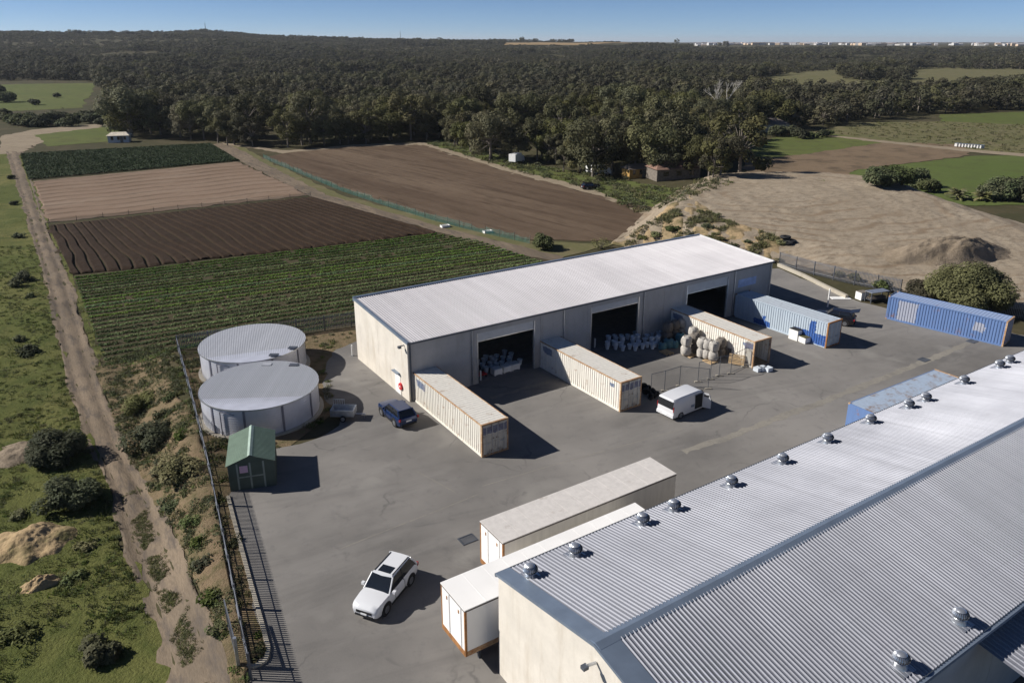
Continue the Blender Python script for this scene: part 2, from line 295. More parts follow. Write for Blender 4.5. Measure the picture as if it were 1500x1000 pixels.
M['leaf_olive'] = mleaf('olive_leaves', (0.123, 0.131, 0.052), (0.189, 0.181, 0.080), .5)
M['leaf_crop'] = mleaf('crop_leaves', (.075, .165, .025), (.130, .220, .042), .35)
M['leaf_dark'] = mleaf('dark_crop_leaves', (0.026, 0.058, 0.017), (0.043, 0.081, 0.026), .2)
M['bark'] = mplain('bark', (.17, .145, .12), .9, 0, .3, 2.)
M['bark_pale'] = mplain('pale_bark', (.42, .39, .35), .85, 0, .25, 2.)
M['net'] = mclear('green_net', (.05, .15, .125), .36)
M['carwhite'] = mplain('car_white', (.64, .645, .66), .2, 0, .02, 1, .6)
M['carblue'] = mplain('car_blue', (.012, .030, .095), .18, .3, .05, 1, .7)
M['cardark'] = mplain('car_dark', (.012, .010, .012), .2, .2, .05, 1, .7)
M['glass'] = mplain('dark_glass', (.012, .014, .017), .06, 0, .1, 1, .9)
M['lamp'] = mplain('lamp_lens', (.55, .57, .60), .1, .3, .05, 1, .8)
M['tail'] = mplain('tail_lens', (.28, .01, .012), .15, 0, .05, 1, .7)
M['rim'] = mplain('wheel_rim', (.36, .37, .39), .3, .8, .1)
M['plate'] = mplain('number_plate', (.72, .73, .74), .4, 0, .03)
M['pink'] = mplain('pink_notice', (.60, .38, .47), .6, 0, .1, 6.)
M['interior'] = mplain('shed_floor', (.20, .195, .19), .8)
M['townwhite'] = mplain('town_wall', (.52, .51, .49), .7, 0, .05)
M['towntan'] = mplain('town_tan', (.55, .42, .30), .8, 0, .1)

# ------------------------------------------------------------------ ground, tracks, fields
def grid_mesh(name, P, mat, smooth=True):
    a, b = P.shape[:2]; me = bpy.data.meshes.new(name)
    idx = np.arange(a * b).reshape(a, b)
    q = np.stack([idx[:-1, :-1], idx[:-1, 1:], idx[1:, 1:], idx[1:, :-1]], -1).reshape(-1, 4)
    me.vertices.add(a * b); me.vertices.foreach_set('co', P.reshape(-1).astype(np.float32))
    me.loops.add(q.size); me.loops.foreach_set('vertex_index', q.reshape(-1).astype(np.int32))
    me.polygons.add(len(q)); me.polygons.foreach_set('loop_start', np.arange(0, q.size, 4, dtype=np.int32))
    me.polygons.foreach_set('use_smooth', np.full(len(q), smooth)); me.materials.append(mat); me.update(calc_edges=True); return me
rr = 7.0 * np.exp(np.arange(0, 505) * 0.0162); th = np.linspace(R(-78), R(78), 330)
RR, TH = np.meshgrid(rr, th, indexing='ij'); gx, gy = RR * np.sin(TH), RR * np.cos(TH)
P = np.stack([gx, gy, height(gx, gy) - 0.03], -1)[:, ::-1]
link('ground', grid_mesh('ground', P, M['base']), kind='structure')
def resample(pl, n):
    pl = np.array([p[:2] for p in pl], float); d = np.r_[0, np.cumsum(np.hypot(*np.diff(pl, axis=0).T))]
    t = np.linspace(0, d[-1], n); return np.stack([np.interp(t, d, pl[:, 0]), np.interp(t, d, pl[:, 1])], -1)
def patch(A, B, nu, nv, off, rag=.4, rs=2.5, relief=None, seed=1):
    a = resample(A, nu); b = resample(B, nu); t = np.linspace(0, 1, nv)[None, :, None]
    Q = a[:, None] * (1 - t) + b[:, None] * t; S_, T_ = np.meshgrid(np.linspace(0, 1, nu), np.linspace(0, 1, nv), indexing='ij')
    e = (np.abs(T_ - .5) > .499) | (np.abs(S_ - .5) > .499)
    if rag:
        j = np.stack([vnoise(Q[..., 0] / rs, Q[..., 1] / rs, seed) - .5, vnoise(Q[..., 0] / rs, Q[..., 1] / rs, seed + 1) - .5], -1) + .6 * np.stack([vnoise(Q[..., 0] * 2 / rs, Q[..., 1] * 2 / rs, seed + 2) - .5, vnoise(Q[..., 0] * 2 / rs, Q[..., 1] * 2 / rs, seed + 3) - .5], -1)
        Q = Q + j * rag * 2 * e[..., None]
    z = height(Q[..., 0], Q[..., 1]) + off
    if relief is not None: z = z + relief(S_, T_, Q) * np.where(e, 0, 1)
    return np.concatenate([Q, z[..., None]], -1)
def sheet(name, A, B, mat, nu=60, nv=20, off=.02, rag=.4, rs=2.5, relief=None, seed=1, px=True, **k):
    if px: A = [gp(*p) for p in A]; B = [gp(*p) for p in B]
    P = patch(A, B, nu, nv, off, rag, rs, relief, seed); n = np.cross(P[1, 0] - P[0, 0], P[0, 1] - P[0, 0])
    if n[2] < 0: P = P[::-1]
    return link(name, grid_mesh(name, P, M[mat]), kind='structure', **k)
TL_ = [(8, 222), (20, 260), (33, 300), (50, 360), (68, 420), (92, 540), (130, 660), (160, 722), (176, 800), (212, 900), (235, 1000), (250, 1100)]
TR_ = [(34, 222), (46, 260), (58, 300), (80, 360), (105, 420), (141, 540), (186, 660), (224, 722), (266, 800), (309, 900), (346, 1000), (385, 1100)]
tl = [gp(*p) for p in TL_]; tr = [gp(*p) for p in TR_]
sheet('left_grass', [(p[0] - 75, p[1] - 12) for p in tl], [(p[0] + .3, p[1]) for p in tl], 'grass', 150, 60, .015, .5, relief=lambda s, t, q: .22 * vnoise(q[..., 0] / 1.7, q[..., 1] / 1.7, 4) * sstep(120, 70, q[..., 1]), px=False)
sheet('dirt_track', tl, tr, 'track', 300, 16, .05, .34, 3.2, relief=lambda s, t, q: -.10 * np.exp(-((t - .25) / .12) ** 2) - .10 * np.exp(-((t - .75) / .12) ** 2) + .06 * vnoise(q[..., 0] / .8, q[..., 1] / .8, 8), px=False)
FENCE = [(-34.8, 74.2), (-27.9, 60.8), (-22.3, 49.6), (-17.9, 40.4), (-13.9, 32.0)]
sheet('bank', tr[5:], [(-38, 76), (-31, 64)] + FENCE[1:] + [(-11.5, 24.5), (-9.5, 20)], 'bank', 200, 24, .14, .3, px=False, relief=lambda s, t, q: .25 * (vnoise(q[..., 0] / 1.2, q[..., 1] / 1.2, 12) - .3))
sheet('field_verge', [(28, 228), (52, 300), (80, 360), (105, 420), (141, 540), (150, 560)], [(34, 228), (50, 268), (72, 330), (108, 408), (152, 520), (262, 520)], 'grass', 90, 8, .03, .3)
sheet('tank_apron', FENCE, [(-17.5, 82), (-14.5, 63), (-18.5, 52.5), (-16.0, 41), (-12.4, 32.6)], 'bank', 80, 24, .006, .0, px=False)
asph = [un(*p) for p in ((393, 952), (363, 836), (334, 728), (346, 690), (402, 657), (440, 650), (470, 640), (497, 623), (506, 606), (480, 590), (474, 566), (478, 535), (492, 512), (522, 500))] + [(-13, 74), (24, 98), un(1140, 393), un(1180, 410), un(1232, 432), un(1262, 443), un(1300, 452), un(1420, 480), un(1480, 487), un(1640, 520), (110, 50), (60, 8), (0, 8), (-8, 22), un(352, 990), un(372, 973)]
ap = []
for i in range(len(asph)):
    a, b = asph[i], asph[(i + 1) % len(asph)]; n = max(1, int(min(hypot(b[0] - a[0], b[1] - a[1]) / .8, 40)))
    for k in range(n):
        x, y = a[0] + (b[0] - a[0]) * k / n, a[1] + (b[1] - a[1]) * k / n
        j = .22 if k else 0; ap.append((x + j * (random.random() - .5) * 2, y + j * (random.random() - .5) * 2, .012))
MB().add(ap, [tuple(range(len(ap)))]).build('asphalt_yard', M['asphalt'], kind='structure')
def ribbon(name, pts, w, mat, z=.018, seed=0, px=True, **k):
    a = resample([un(*p) for p in pts] if px else pts, max(8, int(len(pts) * 14))); d = np.gradient(a, axis=0); d /= np.hypot(*d.T)[:, None] + 1e-9; nrm = np.stack([-d[:, 1], d[:, 0]], -1)
    i = np.arange(len(a)); L_ = a + nrm * (w * (.5 + .5 * (vnoise(i * .7, i * 0 + seed, seed) - .5)))[:, None]; R_ = a - nrm * (w * (.5 + .5 * (vnoise(i * .7, i * 0 + seed + 5, seed) - .5)))[:, None]
    return MB().grid(np.stack([np.c_[R_, np.full(len(a), z)], np.c_[L_, np.full(len(a), z)]], 0).transpose(1, 0, 2)[:, ::-1]).build(name, M[mat], kind='structure', **k)
ribbon('worn_drain_strip', [(1000, 661), (1060, 642), (1143, 611), (1187, 596), (1257, 568), (1353, 530), (1420, 503)], .75, 'strip', .017, 3)
ribbon('concrete_seam', [(500, 803), (560, 779), (640, 748), (700, 724)], .07, 'strip', .016, 5)
ribbon('concrete_seam', [(706, 712), (800, 684), (905, 655), (1000, 628)], .06, 'strip', .016, 9)
ribbon('concrete_seam', [(610, 690), (640, 706), (668, 722)], .06, 'strip', .016, 11)
ribbon('concrete_apron_edge', [(718, 583), (800, 560), (845, 548)], .5, 'strip', .016, 13)
for (u, v, a) in ((685, 790, 33), (1353, 527, 33), (1424, 500, 33)):
    x, y = un(u, v); g = empty('drain_grate', (x, y, .02), R(a)); setp(g, 'dark steel drain grate set in the asphalt ' + {685: 'near the trailers', 1353: 'along the worn strip', 1424: 'near the blue container'}[u], 'drain grate', 'drain grates')
    MB().box(-.55, .55, -.42, -.34, 0, .03).box(-.55, .55, .34, .42, 0, .03).box(-.55, -.47, -.34, .34, 0, .03).box(.47, .55, -.34, .34, 0, .03).build('frame', M['steel'], g)
    for i in range(8): MB().box(-.44 + i * .115, -.38 + i * .115, -.34, .34, 0, .022).build('bar', M['steel'], g)
# kerb along the weed strip by the fence
kp = resample([un(*p) for p in ((334, 728), (350, 790), (366, 850), (384, 915), (393, 950), (390, 968), (374, 977), (355, 975))], 60)
kd = np.gradient(kp, axis=0); kd /= np.hypot(*kd.T)[:, None]; kn = np.stack([-kd[:, 1], kd[:, 0]], -1)
secs = [[(*(kp[i] + kn[i] * .12), 0), (*(kp[i] - kn[i] * .12), 0), (*(kp[i] - kn[i] * .10), .14), (*(kp[i] + kn[i] * .12), .15)] for i in range(60)]
MB().loft(secs).build('kerb', M['kerb'], kind='structure')
# fields
FZ = -1.3
F_TL, F_TR, F_R2 = gp(107, 406), gp(640, 342), gp(800, 384)
def bil(c, s, t): return tuple(np.array(c[0][:2]) * (1 - s) * (1 - t) + np.array(c[1][:2]) * s * (1 - t) + np.array(c[2][:2]) * s * t + np.array(c[3][:2]) * (1 - s) * t)
sheet('strawberry_field', [(107, 406), (640, 342), (690, 350)], [(150, 545), (262, 524), (523, 478), (806, 384)], 'soil', 80, 40, .03, .5)
def furrow(s, t, q):
    w = s * 31 + 1.3 * (vnoise(t * 2.3 + 5, s * 4, 21) - .5) + .35 * (vnoise(t * 6, s * 11, 22) - .5)
    f = w - np.floor(w); return .16 - .42 * np.exp(-((f - .5) / .085) ** 2) + .07 * vnoise(q[..., 0] * 1.1, q[..., 1] * 1.1, 2) + .05 * vnoise(q[..., 0] * 2.9, q[..., 1] * 2.9, 3)
sheet('ploughed_field', [(70, 331), (455, 289)], [(105, 403), (640, 341)], 'plough', 1000, 100, .03, .5, relief=furrow)
def tanrel(s, t, q):
    w = t * 11 + .12 * np.sin(s * 17); f = w - np.floor(w); return .20 * np.exp(-((f - .5) / .07) ** 2) + .05 * vnoise(q[..., 0], q[..., 1], 5)
sheet('tan_field', [(47, 266), (350, 237)], [(70, 326), (453, 286)], 'tan', 160, 200, .03, .6, relief=tanrel)
sheet('green_crop_field', [(30, 226), (308, 211)], [(42, 264), (350, 236)], 'soil', 60, 30, .03, .6)
sheet('far_crop_field', [(52, 198), (172, 184)], [(70, 215), (180, 206)], 'green1', 40, 14, .04, .8)
sheet('farm_clearing', [(0, 200), (48, 190), (175, 179)], [(0, 226), (30, 224), (60, 210), (180, 187)], 'paleroad', 40, 12, .03, .8)
sheet('farm_road', [(312, 212), (352, 236), (456, 288), (642, 340), (735, 366), (812, 384)], [(330, 208), (374, 232), (480, 286), (660, 336), (752, 358), (826, 376)], 'track', 120, 6, .04, .4)
sheet('road_verge', [(330, 208), (374, 232), (480, 286), (660, 336), (752, 358), (826, 376)], [(340, 206), (384, 231), (500, 286), (680, 334), (776, 354), (900, 356)], 'scrub', 100, 6, .035, .4)
sheet('brown_paddock', [(384, 231), (470, 264), (560, 296), (680, 332), (776, 352), (900, 352)], [(420, 224), (520, 215), (620, 212), (740, 250), (860, 282), (965, 303)], 'paddock', 140, 70, .03, .8, 4, relief=lambda s, t, q: .12 * vnoise(q[..., 0] / 2, q[..., 1] / 2, 31))
sheet('pale_dirt_road', [(330, 212), (420, 226), (520, 216), (612, 213), (740, 252), (860, 284), (965, 304)], [(325, 209), (420, 221), (520, 212), (622, 209), (752, 248), (875, 279), (985, 302)], 'paleroad', 120, 6, .06, .6)
sheet('wood_edge_grass', [(622, 209), (752, 248), (875, 279), (985, 302)], [(640, 205), (790, 242), (900, 262), (1080, 266)], 'green1', 80, 12, .03, .8)
sheet('sand_plateau', PLAT[0:8], [PLAT[0]] + PLAT[:10:-1] + [un(1420, 449), un(1500, 455), un(1720, 490)], 'sand', 220, 110, .06, .3, 3, px=False,
      relief=lambda s, t, q: .18 * (vnoise(q[..., 0] / 1.6, q[..., 1] / 1.6, 41) - .3) + .10 * vnoise(q[..., 0] / .6, q[..., 1] / .6, 42))
sheet('eroded_slope', [PLAT[0], PLAT[17], PLAT[16], PLAT[15], (38.5, 108)], [gp(912, 347)[:2], gp(960, 318)[:2], gp(1006, 288)[:2], gp(1050, 318)[:2], gp(1160, 356)[:2]], 'sandbank', 110, 50, .16, .4, px=False, relief=lambda s, t, q: .4 * (vnoise(s * 26 + t * 2, t * 3, 51) - .5) + .2 * (vnoise(q[..., 0] / 1.1, q[..., 1] / 1.1, 52) - .5))
sheet('green_paddock', [(1086, 212), (1160, 197), (1215, 196)], [(1090, 234), (1160, 228), (1300, 208)], 'green1', 50, 20, .04, 1.)
sheet('bare_paddock', [(1090, 234), (1160, 228), (1300, 208), (1405, 212)], [(1095, 260), (1180, 262), (1260, 248), (1420, 228)], 'brownfield', 60, 20, .04, 1.)
sheet('bright_paddock', [(1160, 264), (1260, 249), (1420, 229), (1620, 226)], [(1180, 266), (1330, 280), (1500, 300), (1700, 330)], 'green2', 60, 24, .04, 1.)
sheet('scrub_paddock', [(1180, 195), (1260, 180), (1380, 178), (1640, 186)], [(1215, 197), (1300, 207), (1420, 219), (1640, 238)], 'scrub', 60, 20, .03, 1.)
sheet('far_green_paddock', [(1375, 168), (1500, 164), (1640, 162)], [(1380, 178), (1500, 183), (1640, 187)], 'green1', 40, 10, .05, 1.)
sheet('paddock_lane', [(1175, 194), (1300, 207), (1420, 219), (1640, 237)], [(1178, 196), (1300, 210), (1420, 223), (1640, 242)], 'paleroad', 80, 4, .07, .6)
sheet('west_paddock', [(-140, 168), (0, 164), (120, 158)], [(-140, 124), (0, 124), (142, 122)], 'green1', 50, 16, .04, 2.)
sheet('east_clearing', [(1070, 142), (1180, 148), (1300, 144), (1420, 134), (1640, 130)], [(1100, 113), (1200, 102), (1330, 99), (1480, 100), (1640, 102)], 'scrub', 50, 16, .05, 3.)
sheet('small_clearing', [(450, 121), (545, 121)], [(455, 113), (535, 113)], 'green1', 20, 6, .05, 3.)
sheet('dry_hill_field', [(735, 66.5), (850, 66.5), (1010, 67)], [(740, 63), (850, 63.6), (1010, 64.4)], 'drygrass', 60, 8, .4, 8., 60)
def heap(name, u, v, rx, ry, h, mat, rz=0, seed=1, **k):
    x, y, z = gp(u, v); n = 90; g = np.linspace(-1, 1, n); X, Y = np.meshgrid(g, g, indexing='ij'); r = np.hypot(X, Y)
    ca, sa = cos(rz), sin(rz); wx = x + X * rx * ca - Y * ry * sa; wy = y + X * rx * sa + Y * ry * ca
    prof = sstep(1, .1, r + .35 * (vnoise(X * 3 + seed, Y * 3, seed) - .5)); Z = height(wx, wy) - .08 + prof * h * (.7 + .6 * vnoise(X * 2.5, Y * 2.5, seed + 3)) + prof * h * (.34 * vnoise(X * 6, Y * 6, seed + 4) + .16 * vnoise(X * 15, Y * 15, seed + 5) + .08 * vnoise(X * 33, Y * 33, seed + 6))
    P = np.stack([wx, wy, Z], -1); o = link(name, grid_mesh(name, P.transpose(1, 0, 2)[::-1] if 0 else P, M[mat]), **k); return o
heap('dirt_mound', 1395, 374, 12.5, 6.0, 1.9, 'soilheap', R(20), 3, label='wide low brown soil heap dumped on the sand plateau', cat='soil heap')
heap('sand_mound', 42, 800, 3.6, 2.9, .9, 'sandbank', 0, 5, label='pale sand mound with weeds beside the dirt track', cat='sand mound')
heap('sand_mound', 60, 858, 1.6, 1.0, .5, 'sandbank', .5, 7, label='smaller sand spill in front of the pale sand mound', cat='sand mound')
heap('mulch_heap', 22, 668, 4.5, 2.6, .5, 'soilheap', .2, 9, label='flat brown mulch heap at the grass edge', cat='mulch heap')
# ------------------------------------------------------------------ foliage
def leafmesh(name, C, size, mat, up=.35, elong=1.0, extra=None, N=None):
    C = np.asarray(C, float); n = len(C); size = np.broadcast_to(np.asarray(size, float), (n,))
    nr = rng.normal(size=(n, 3)); nr /= np.linalg.norm(nr, axis=1)[:, None]; nr[:, 2] = np.abs(nr[:, 2]); nr = nr + np.array([0, 0, up]) if N is None else nr * .55 + N * 1.25; nr /= np.linalg.norm(nr, axis=1)[:, None]
    t = rng.normal(size=(n, 3)); a = np.cross(nr, t); a /= np.linalg.norm(a, axis=1)[:, None] + 1e-9; b = np.cross(nr, a)
    s = size[:, None]; el = elong
    V = np.stack([C - a * s * .5 * el, C + b * s * .32 - a * s * .05 * el, C + a * s * .5 * el, C - b * s * .32 + a * s * .05], 1).reshape(-1, 3)
    me = bpy.data.meshes.new(name); nv = len(V); F = np.arange(nv, dtype=np.int32); me.vertices.add(nv + (len(extra[0]) if extra else 0))
    if extra:
        V = np.vstack([V, np.array(extra[0], float)]); fl = [tuple(i + nv for i in f) for f in extra[1]]; F = np.concatenate([F, np.array([i for f in fl for i in f], np.int32)])
        ls = np.concatenate([np.arange(0, nv, 4), nv + np.cumsum([0] + [len(f) for f in fl[:-1]])]).astype(np.int32)
    else: ls = np.arange(0, nv, 4, dtype=np.int32)
    me.vertices.foreach_set('co', V.reshape(-1).astype(np.float32)); me.loops.add(len(F)); me.loops.foreach_set('vertex_index', F)
    me.polygons.add(len(ls)); me.polygons.foreach_set('loop_start', ls); me.materials.append(M[mat])
    if extra:
        me.materials.append(M['bark']); mi = np.zeros(len(ls), np.int32); mi[nv // 4:] = 1; me.polygons.foreach_set('material_index', mi)
    me.update(calc_edges=True); return me
def sphere_pts(n, shell=.55):
    d = rng.normal(size=(n, 3)); d /= np.linalg.norm(d, axis=1)[:, None]; return d * (shell + (1 - shell) * rng.random(n) ** .5)[:, None]
def tree_parts(h, rad, nclump, leaves, lsize, lmat, seed, bark='bark', pancake=.62, low=.30):
    global rng
    rng = np.random.default_rng(seed); rd = random.Random(seed); mb = MB()
    top = h * .62; px_, py_ = rd.uniform(-.4, .4), rd.uniform(-.4, .4); mb.tube((0, 0, -.3), (px_ * .5, py_ * .5, h * .3), h * .026, 8, h * .02); mb.tube((px_ * .5, py_ * .5, h * .3), (px_, py_, top), h * .02, 8, h * .009)
    C = []; Sz = []; NN = []
    for i in range(nclump):
        a = i * 2.4 + rd.random(); f = (i + .5) / nclump; rr_ = rad * (.25 + .68 * math.sqrt(rd.random())); zz = h * (low + (.93 - low) * rd.random() ** .8); zz = min(zz, h * (.97 - .36 * (rr_ / rad) ** 2))
        cx, cy = px_ + rr_ * cos(a), py_ + rr_ * sin(a); cr = rad * rd.uniform(.26, .46)
        mb.tube((px_ * .6, py_ * .6, h * rd.uniform(.28, .5)), (cx, cy, zz - cr * .3), h * .009, 5, h * .003)
        n = int(leaves * (cr / (rad * .33)) ** 2); p = sphere_pts(n) * np.array([cr, cr, cr * pancake]); C.append(p + np.array([cx, cy, zz])); pn = p / np.array([cr, cr, cr * pancake]); pn = pn / np.linalg.norm(pn, axis=1)[:, None] + np.array([0, 0, .25]); NN.append(pn); Sz.append(lsize * (.7 + .6 * rng.random(n)))
    return mb, np.vstack(C), np.concatenate(Sz), np.vstack(NN)
TREES = []
for i, (h, r_, nc) in enumerate(((11, 4.6, 26), (12.5, 4.4, 24), (9.5, 4.2, 22), (11.5, 5.2, 30), (10.2, 3.6, 20), (13, 5.0, 28))):
    mb, C, Sz, NN = tree_parts(h, r_, nc, 130, .50, 'leaf_euc', 100 + i, low=.16, pancake=.72)
    TREES.append((mb.mesh('trunk', M['bark'], True), leafmesh('crown', C, Sz, 'leaf_euc', .5, N=NN), h))
FAR = []
for i, (h, r_, nc) in enumerate(((10, 4.6, 14), (11.5, 5.0, 15), (9, 4.2, 12), (10.5, 5.4, 16))):
    mb, C, Sz, NN = tree_parts(h, r_, nc, 44, .95, 'leaf_far', 200 + i, low=.15, pancake=.75); FAR.append(leafmesh('far_tree', C, Sz, 'leaf_far', .5, extra=(mb.v, mb.f), N=NN))
def tree(name, var, x, y, sc, rz, **k):
    t = empty(name, (x, y, gz(x, y)), rz, **k); t.scale = (sc, sc, sc * random.uniform(.9, 1.1)); link('trunk', TREES[var][0], t); link('crown', TREES[var][1], t); return t
EDGE_U = [-400, 0, 60, 140, 172, 178, 265, 330, 400, 560, 620, 700, 780, 860, 960, 1085, 1092, 1180, 1240, 1330, 1500, 1900]
EDGE_V = [116, 118, 118, 119, 150, 201, 204, 214, 218, 210, 204, 232, 250, 262, 268, 262, 196, 190, 180, 168, 162, 160]
CLEAR = [[(200, 125), (200, 113), (420, 111), (640, 110), (640, 117), (420, 121)], [(1070, 140), (1100, 116), (1200, 104), (1230, 104), (1235, 118), (1330, 118), (1335, 101), (1650, 103), (1650, 128), (1420, 132), (1300, 142), (1180, 146)], [(448, 122), (455, 112), (536, 112), (548, 122)], [(735, 68), (740, 62), (1012, 63), (1012, 68)], [(1010, 74), (1010, 60), (1650, 60), (1650, 72)]]
pts = []
for r0, r1, sp in ((150, 420, 6.6), (420, 800, 7.6), (800, 1500, 10.5), (1500, 2900, 15)):
    n = int((r1 * 1.7) / sp); g = np.arange(-n, n) * sp; X, Y = np.meshgrid(g, np.arange(0, r1, sp)); X = X.ravel() + rng.uniform(-.48, .48, X.size) * sp; Y = Y.ravel() + rng.uniform(-.48, .48, Y.size) * sp
    rr_ = np.hypot(X, Y); k = (rr_ >= r0) & (rr_ < r1) & (np.abs(np.arctan2(X, Y)) < R(43)); X, Y = X[k], Y[k]; Z = height(X, Y); u, v = proj(X, Y, Z)
    ok = v < np.interp(u, EDGE_U, EDGE_V)
    for c in CLEAR: ok &= sdist(u, v, c) > 0
    ok &= ~((vnoise(X / 70, Y / 70, 77) > .80) & (np.hypot(X, Y) > 420)); ok &= (rng.random(len(X)) < .86) & ((vnoise(X / 26, Y / 26, 76) < .80) | (np.hypot(X, Y) > 420))
    pts.append(np.c_[X, Y, Z, u, v, np.full(len(X), sp)][ok])
pts = np.vstack(pts); rD = np.hypot(pts[:, 0], pts[:, 1]); inv = (pts[:, 3] > -25) & (pts[:, 3] < 1525); order = np.argsort(np.where(inv, rD, 1e9)); NEAR = order[:290]; rest = np.setdiff1d(np.arange(len(pts)), NEAR)
for i in NEAR:
    x, y, z, u, v, sp = pts[i]; big = 1.25 if 172 < u < 262 else 1.0
    tree('eucalyptus_tree', random.randrange(6), x, y, random.choice((.75, .9, 1.0, 1.12, 1.3)) * random.uniform(.92, 1.1) * big, random.uniform(0, 6.28), label='dark green eucalyptus in the wood beyond the bare brown paddock' if u < 1090 else 'dark green eucalyptus in the wood behind the right-hand paddocks', cat='tree', group='trees of the near wood')
def scatter(name, P, meshes, scl, rot, idx, **k):
    col = bpy.data.collections.new(name + '_sources')
    for j, me in enumerate(meshes):
        col.objects.link(bpy.data.objects.new('%s_source_%02d' % (name, j), me))
    me = bpy.data.meshes.new(name); me.vertices.add(len(P)); me.vertices.foreach_set('co', np.asarray(P, np.float32).reshape(-1))
    for nm, ty, d in (('scl', 'FLOAT_VECTOR', scl), ('rot', 'FLOAT_VECTOR', rot)):
        me.attributes.new(nm, ty, 'POINT').data.foreach_set('vector', np.asarray(d, np.float32).reshape(-1))
    me.attributes.new('idx', 'INT', 'POINT').data.foreach_set('value', np.asarray(idx, np.int32)); me.update()
    ng = bpy.data.node_groups.new(name, 'GeometryNodeTree'); ng.interface.new_socket('Geometry', in_out='INPUT', socket_type='NodeSocketGeometry'); ng.interface.new_socket('Geometry', in_out='OUTPUT', socket_type='NodeSocketGeometry')
    N = ng.nodes; gi = N.new('NodeGroupInput'); go = N.new('NodeGroupOutput'); ip = N.new('GeometryNodeInstanceOnPoints'); ci = N.new('GeometryNodeCollectionInfo')
    ci.inputs['Collection'].default_value = col; ci.inputs['Separate Children'].default_value = True; ci.inputs['Reset Children'].default_value = True; ip.inputs['Pick Instance'].default_value = True
    ng.links.new(gi.outputs[0], ip.inputs['Points']); ng.links.new(ci.outputs[0], ip.inputs['Instance'])
    for nm, ty, so_ in (('scl', 'FLOAT_VECTOR', 'Scale'), ('rot', 'FLOAT_VECTOR', 'Rotation'), ('idx', 'INT', 'Instance Index')):
        na = N.new('GeometryNodeInputNamedAttribute'); na.data_type = ty; na.inputs['Name'].default_value = nm; ng.links.new(na.outputs['Attribute'], ip.inputs[so_])
    ng.links.new(ip.outputs[0], go.inputs[0]); o = link(name, me, kind='stuff', **k); md = o.modifiers.new('scatter', 'NODES'); md.node_group = ng; return o
Pf = pts[rest]; n = len(Pf); sc = rng.choice([.62, .8, 1.0, 1.12, 1.32], n) * rng.uniform(.88, 1.12, n) * np.interp(Pf[:, 5], [6.6, 7.6, 10.5, 15], [.9, 1.0, 1.15, 1.45]); zs = sc * rng.uniform(.7, 1.0, n) * np.interp(Pf[:, 5], [6.6, 10.5, 15], [1, .85, .62])
heath = (Pf[:, 5] > 8) & (vnoise(Pf[:, 0] / 240, Pf[:, 1] / 110, 78) + .4 * vnoise(Pf[:, 0] / 60, Pf[:, 1] / 60, 79) < .78); sc = np.where(heath, sc * .62, sc); zs = np.where(heath, zs * .45, zs)
scatter('distant_forest', Pf[:, :3], FAR, np.c_[sc, sc, zs], np.c_[np.zeros(n), np.zeros(n), rng.uniform(0, 6.28, n)], rng.integers(0, 4, n), label='dark eucalyptus forest stretching to the hills', cat='forest')
print('trees', len(pts), 'far', n)

# ------------------------------------------------------------------ big sheds
DA = R(33.2)
def corrug(n, w, amp, flat=.5, slope=.12):
    """trapezoid rib profile over width w: list of (x, z)"""
    p = w / n; out = []
    for i in range(n):
        x = i * p; out += [(x, 0), (x + p * flat, 0), (x + p * (flat + slope), amp), (x + p * (1 - slope), amp)]
    return out + [(w, 0)]
def rib_roof(x0, x1, n, ya, za, yb, zb, amp, t=.02, flat=.62, slope=.08):
    """ribs run along y; from (ya,za) to (yb,zb)"""
    pr = corrug(n, x1 - x0, amp, flat, slope); mb = MB(); k = len(pr)
    vs = [(x0 + x, ya, za + z) for x, z in pr] + [(x0 + x, yb, zb + z) for x, z in pr]
    mb.add(vs, [(i, i + 1, k + i + 1, k + i) for i in range(k - 1)]); return mb
# shed A: local x along the front (0..48.1), y into depth (0..11.94)
SA = empty('pale_roofed_shed', (-9.05, 62.47, 0), DA, label='long concrete panel shed with a pale ribbed roof and three roller doors', cat='shed')
LA, DEP, ZF, ZB = 48.1, 11.94, 5.7, 6.45
doors = [(7.05, 13.35), (20.55, 26.85), (34.15, 40.6)]; DZ = 5.05
joints = [0, 6.35, 14.15, 16.95, 20.0, 27.6, 30.6, 33.6, 41.7, 48.1]
def wall_panel(mb, x0, x1, z0, z1, y=0, t=.16): mb.box(x0 + .012, x1 - .012, y, y + t, z0, z1)
for a, b in zip(joints[:-1], joints[1:]):
    mb = MB(); dr = [d for d in doors if d[0] >= a - .05 and d[1] <= b + .05]
    if dr:
        d0, d1 = dr[0]; wall_panel(mb, a, d0, 0, ZF - .1); wall_panel(mb, d1, b, 0, ZF - .1); mb.box(d0 - .012, d1 + .012, 0, .16, DZ, ZF - .1)
    else: wall_panel(mb, a, b, 0, ZF - .1)
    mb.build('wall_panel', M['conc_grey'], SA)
ys = [.0, 6.42, 10.76, DEP]
for a, b in zip(ys[:-1], ys[1:]):
    za, zb = ZF + (ZB - ZF) * a / DEP - .1, ZF + (ZB - ZF) * b / DEP - .1
    for x, t in ((-.17, .16), (LA + .01, .16)):
        mb = MB(); y0, y1 = a + .012, b - .012
        mb.add([(x, y0, 0), (x + t, y0, 0), (x + t, y1, 0), (x, y1, 0), (x, y0, za), (x + t, y0, za), (x + t, y1, zb), (x, y1, zb)], [(0, 3, 2, 1), (4, 5, 6, 7), (0, 1, 5, 4), (1, 2, 6, 5), (2, 3, 7, 6), (3, 0, 4, 7)])
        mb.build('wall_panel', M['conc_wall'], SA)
for i in range(8): wall_panel(mb := MB(), i * LA / 8, (i + 1) * LA / 8, 0, ZB - .12, DEP - .16); mb.build('wall_panel', M['conc_wall'], SA)
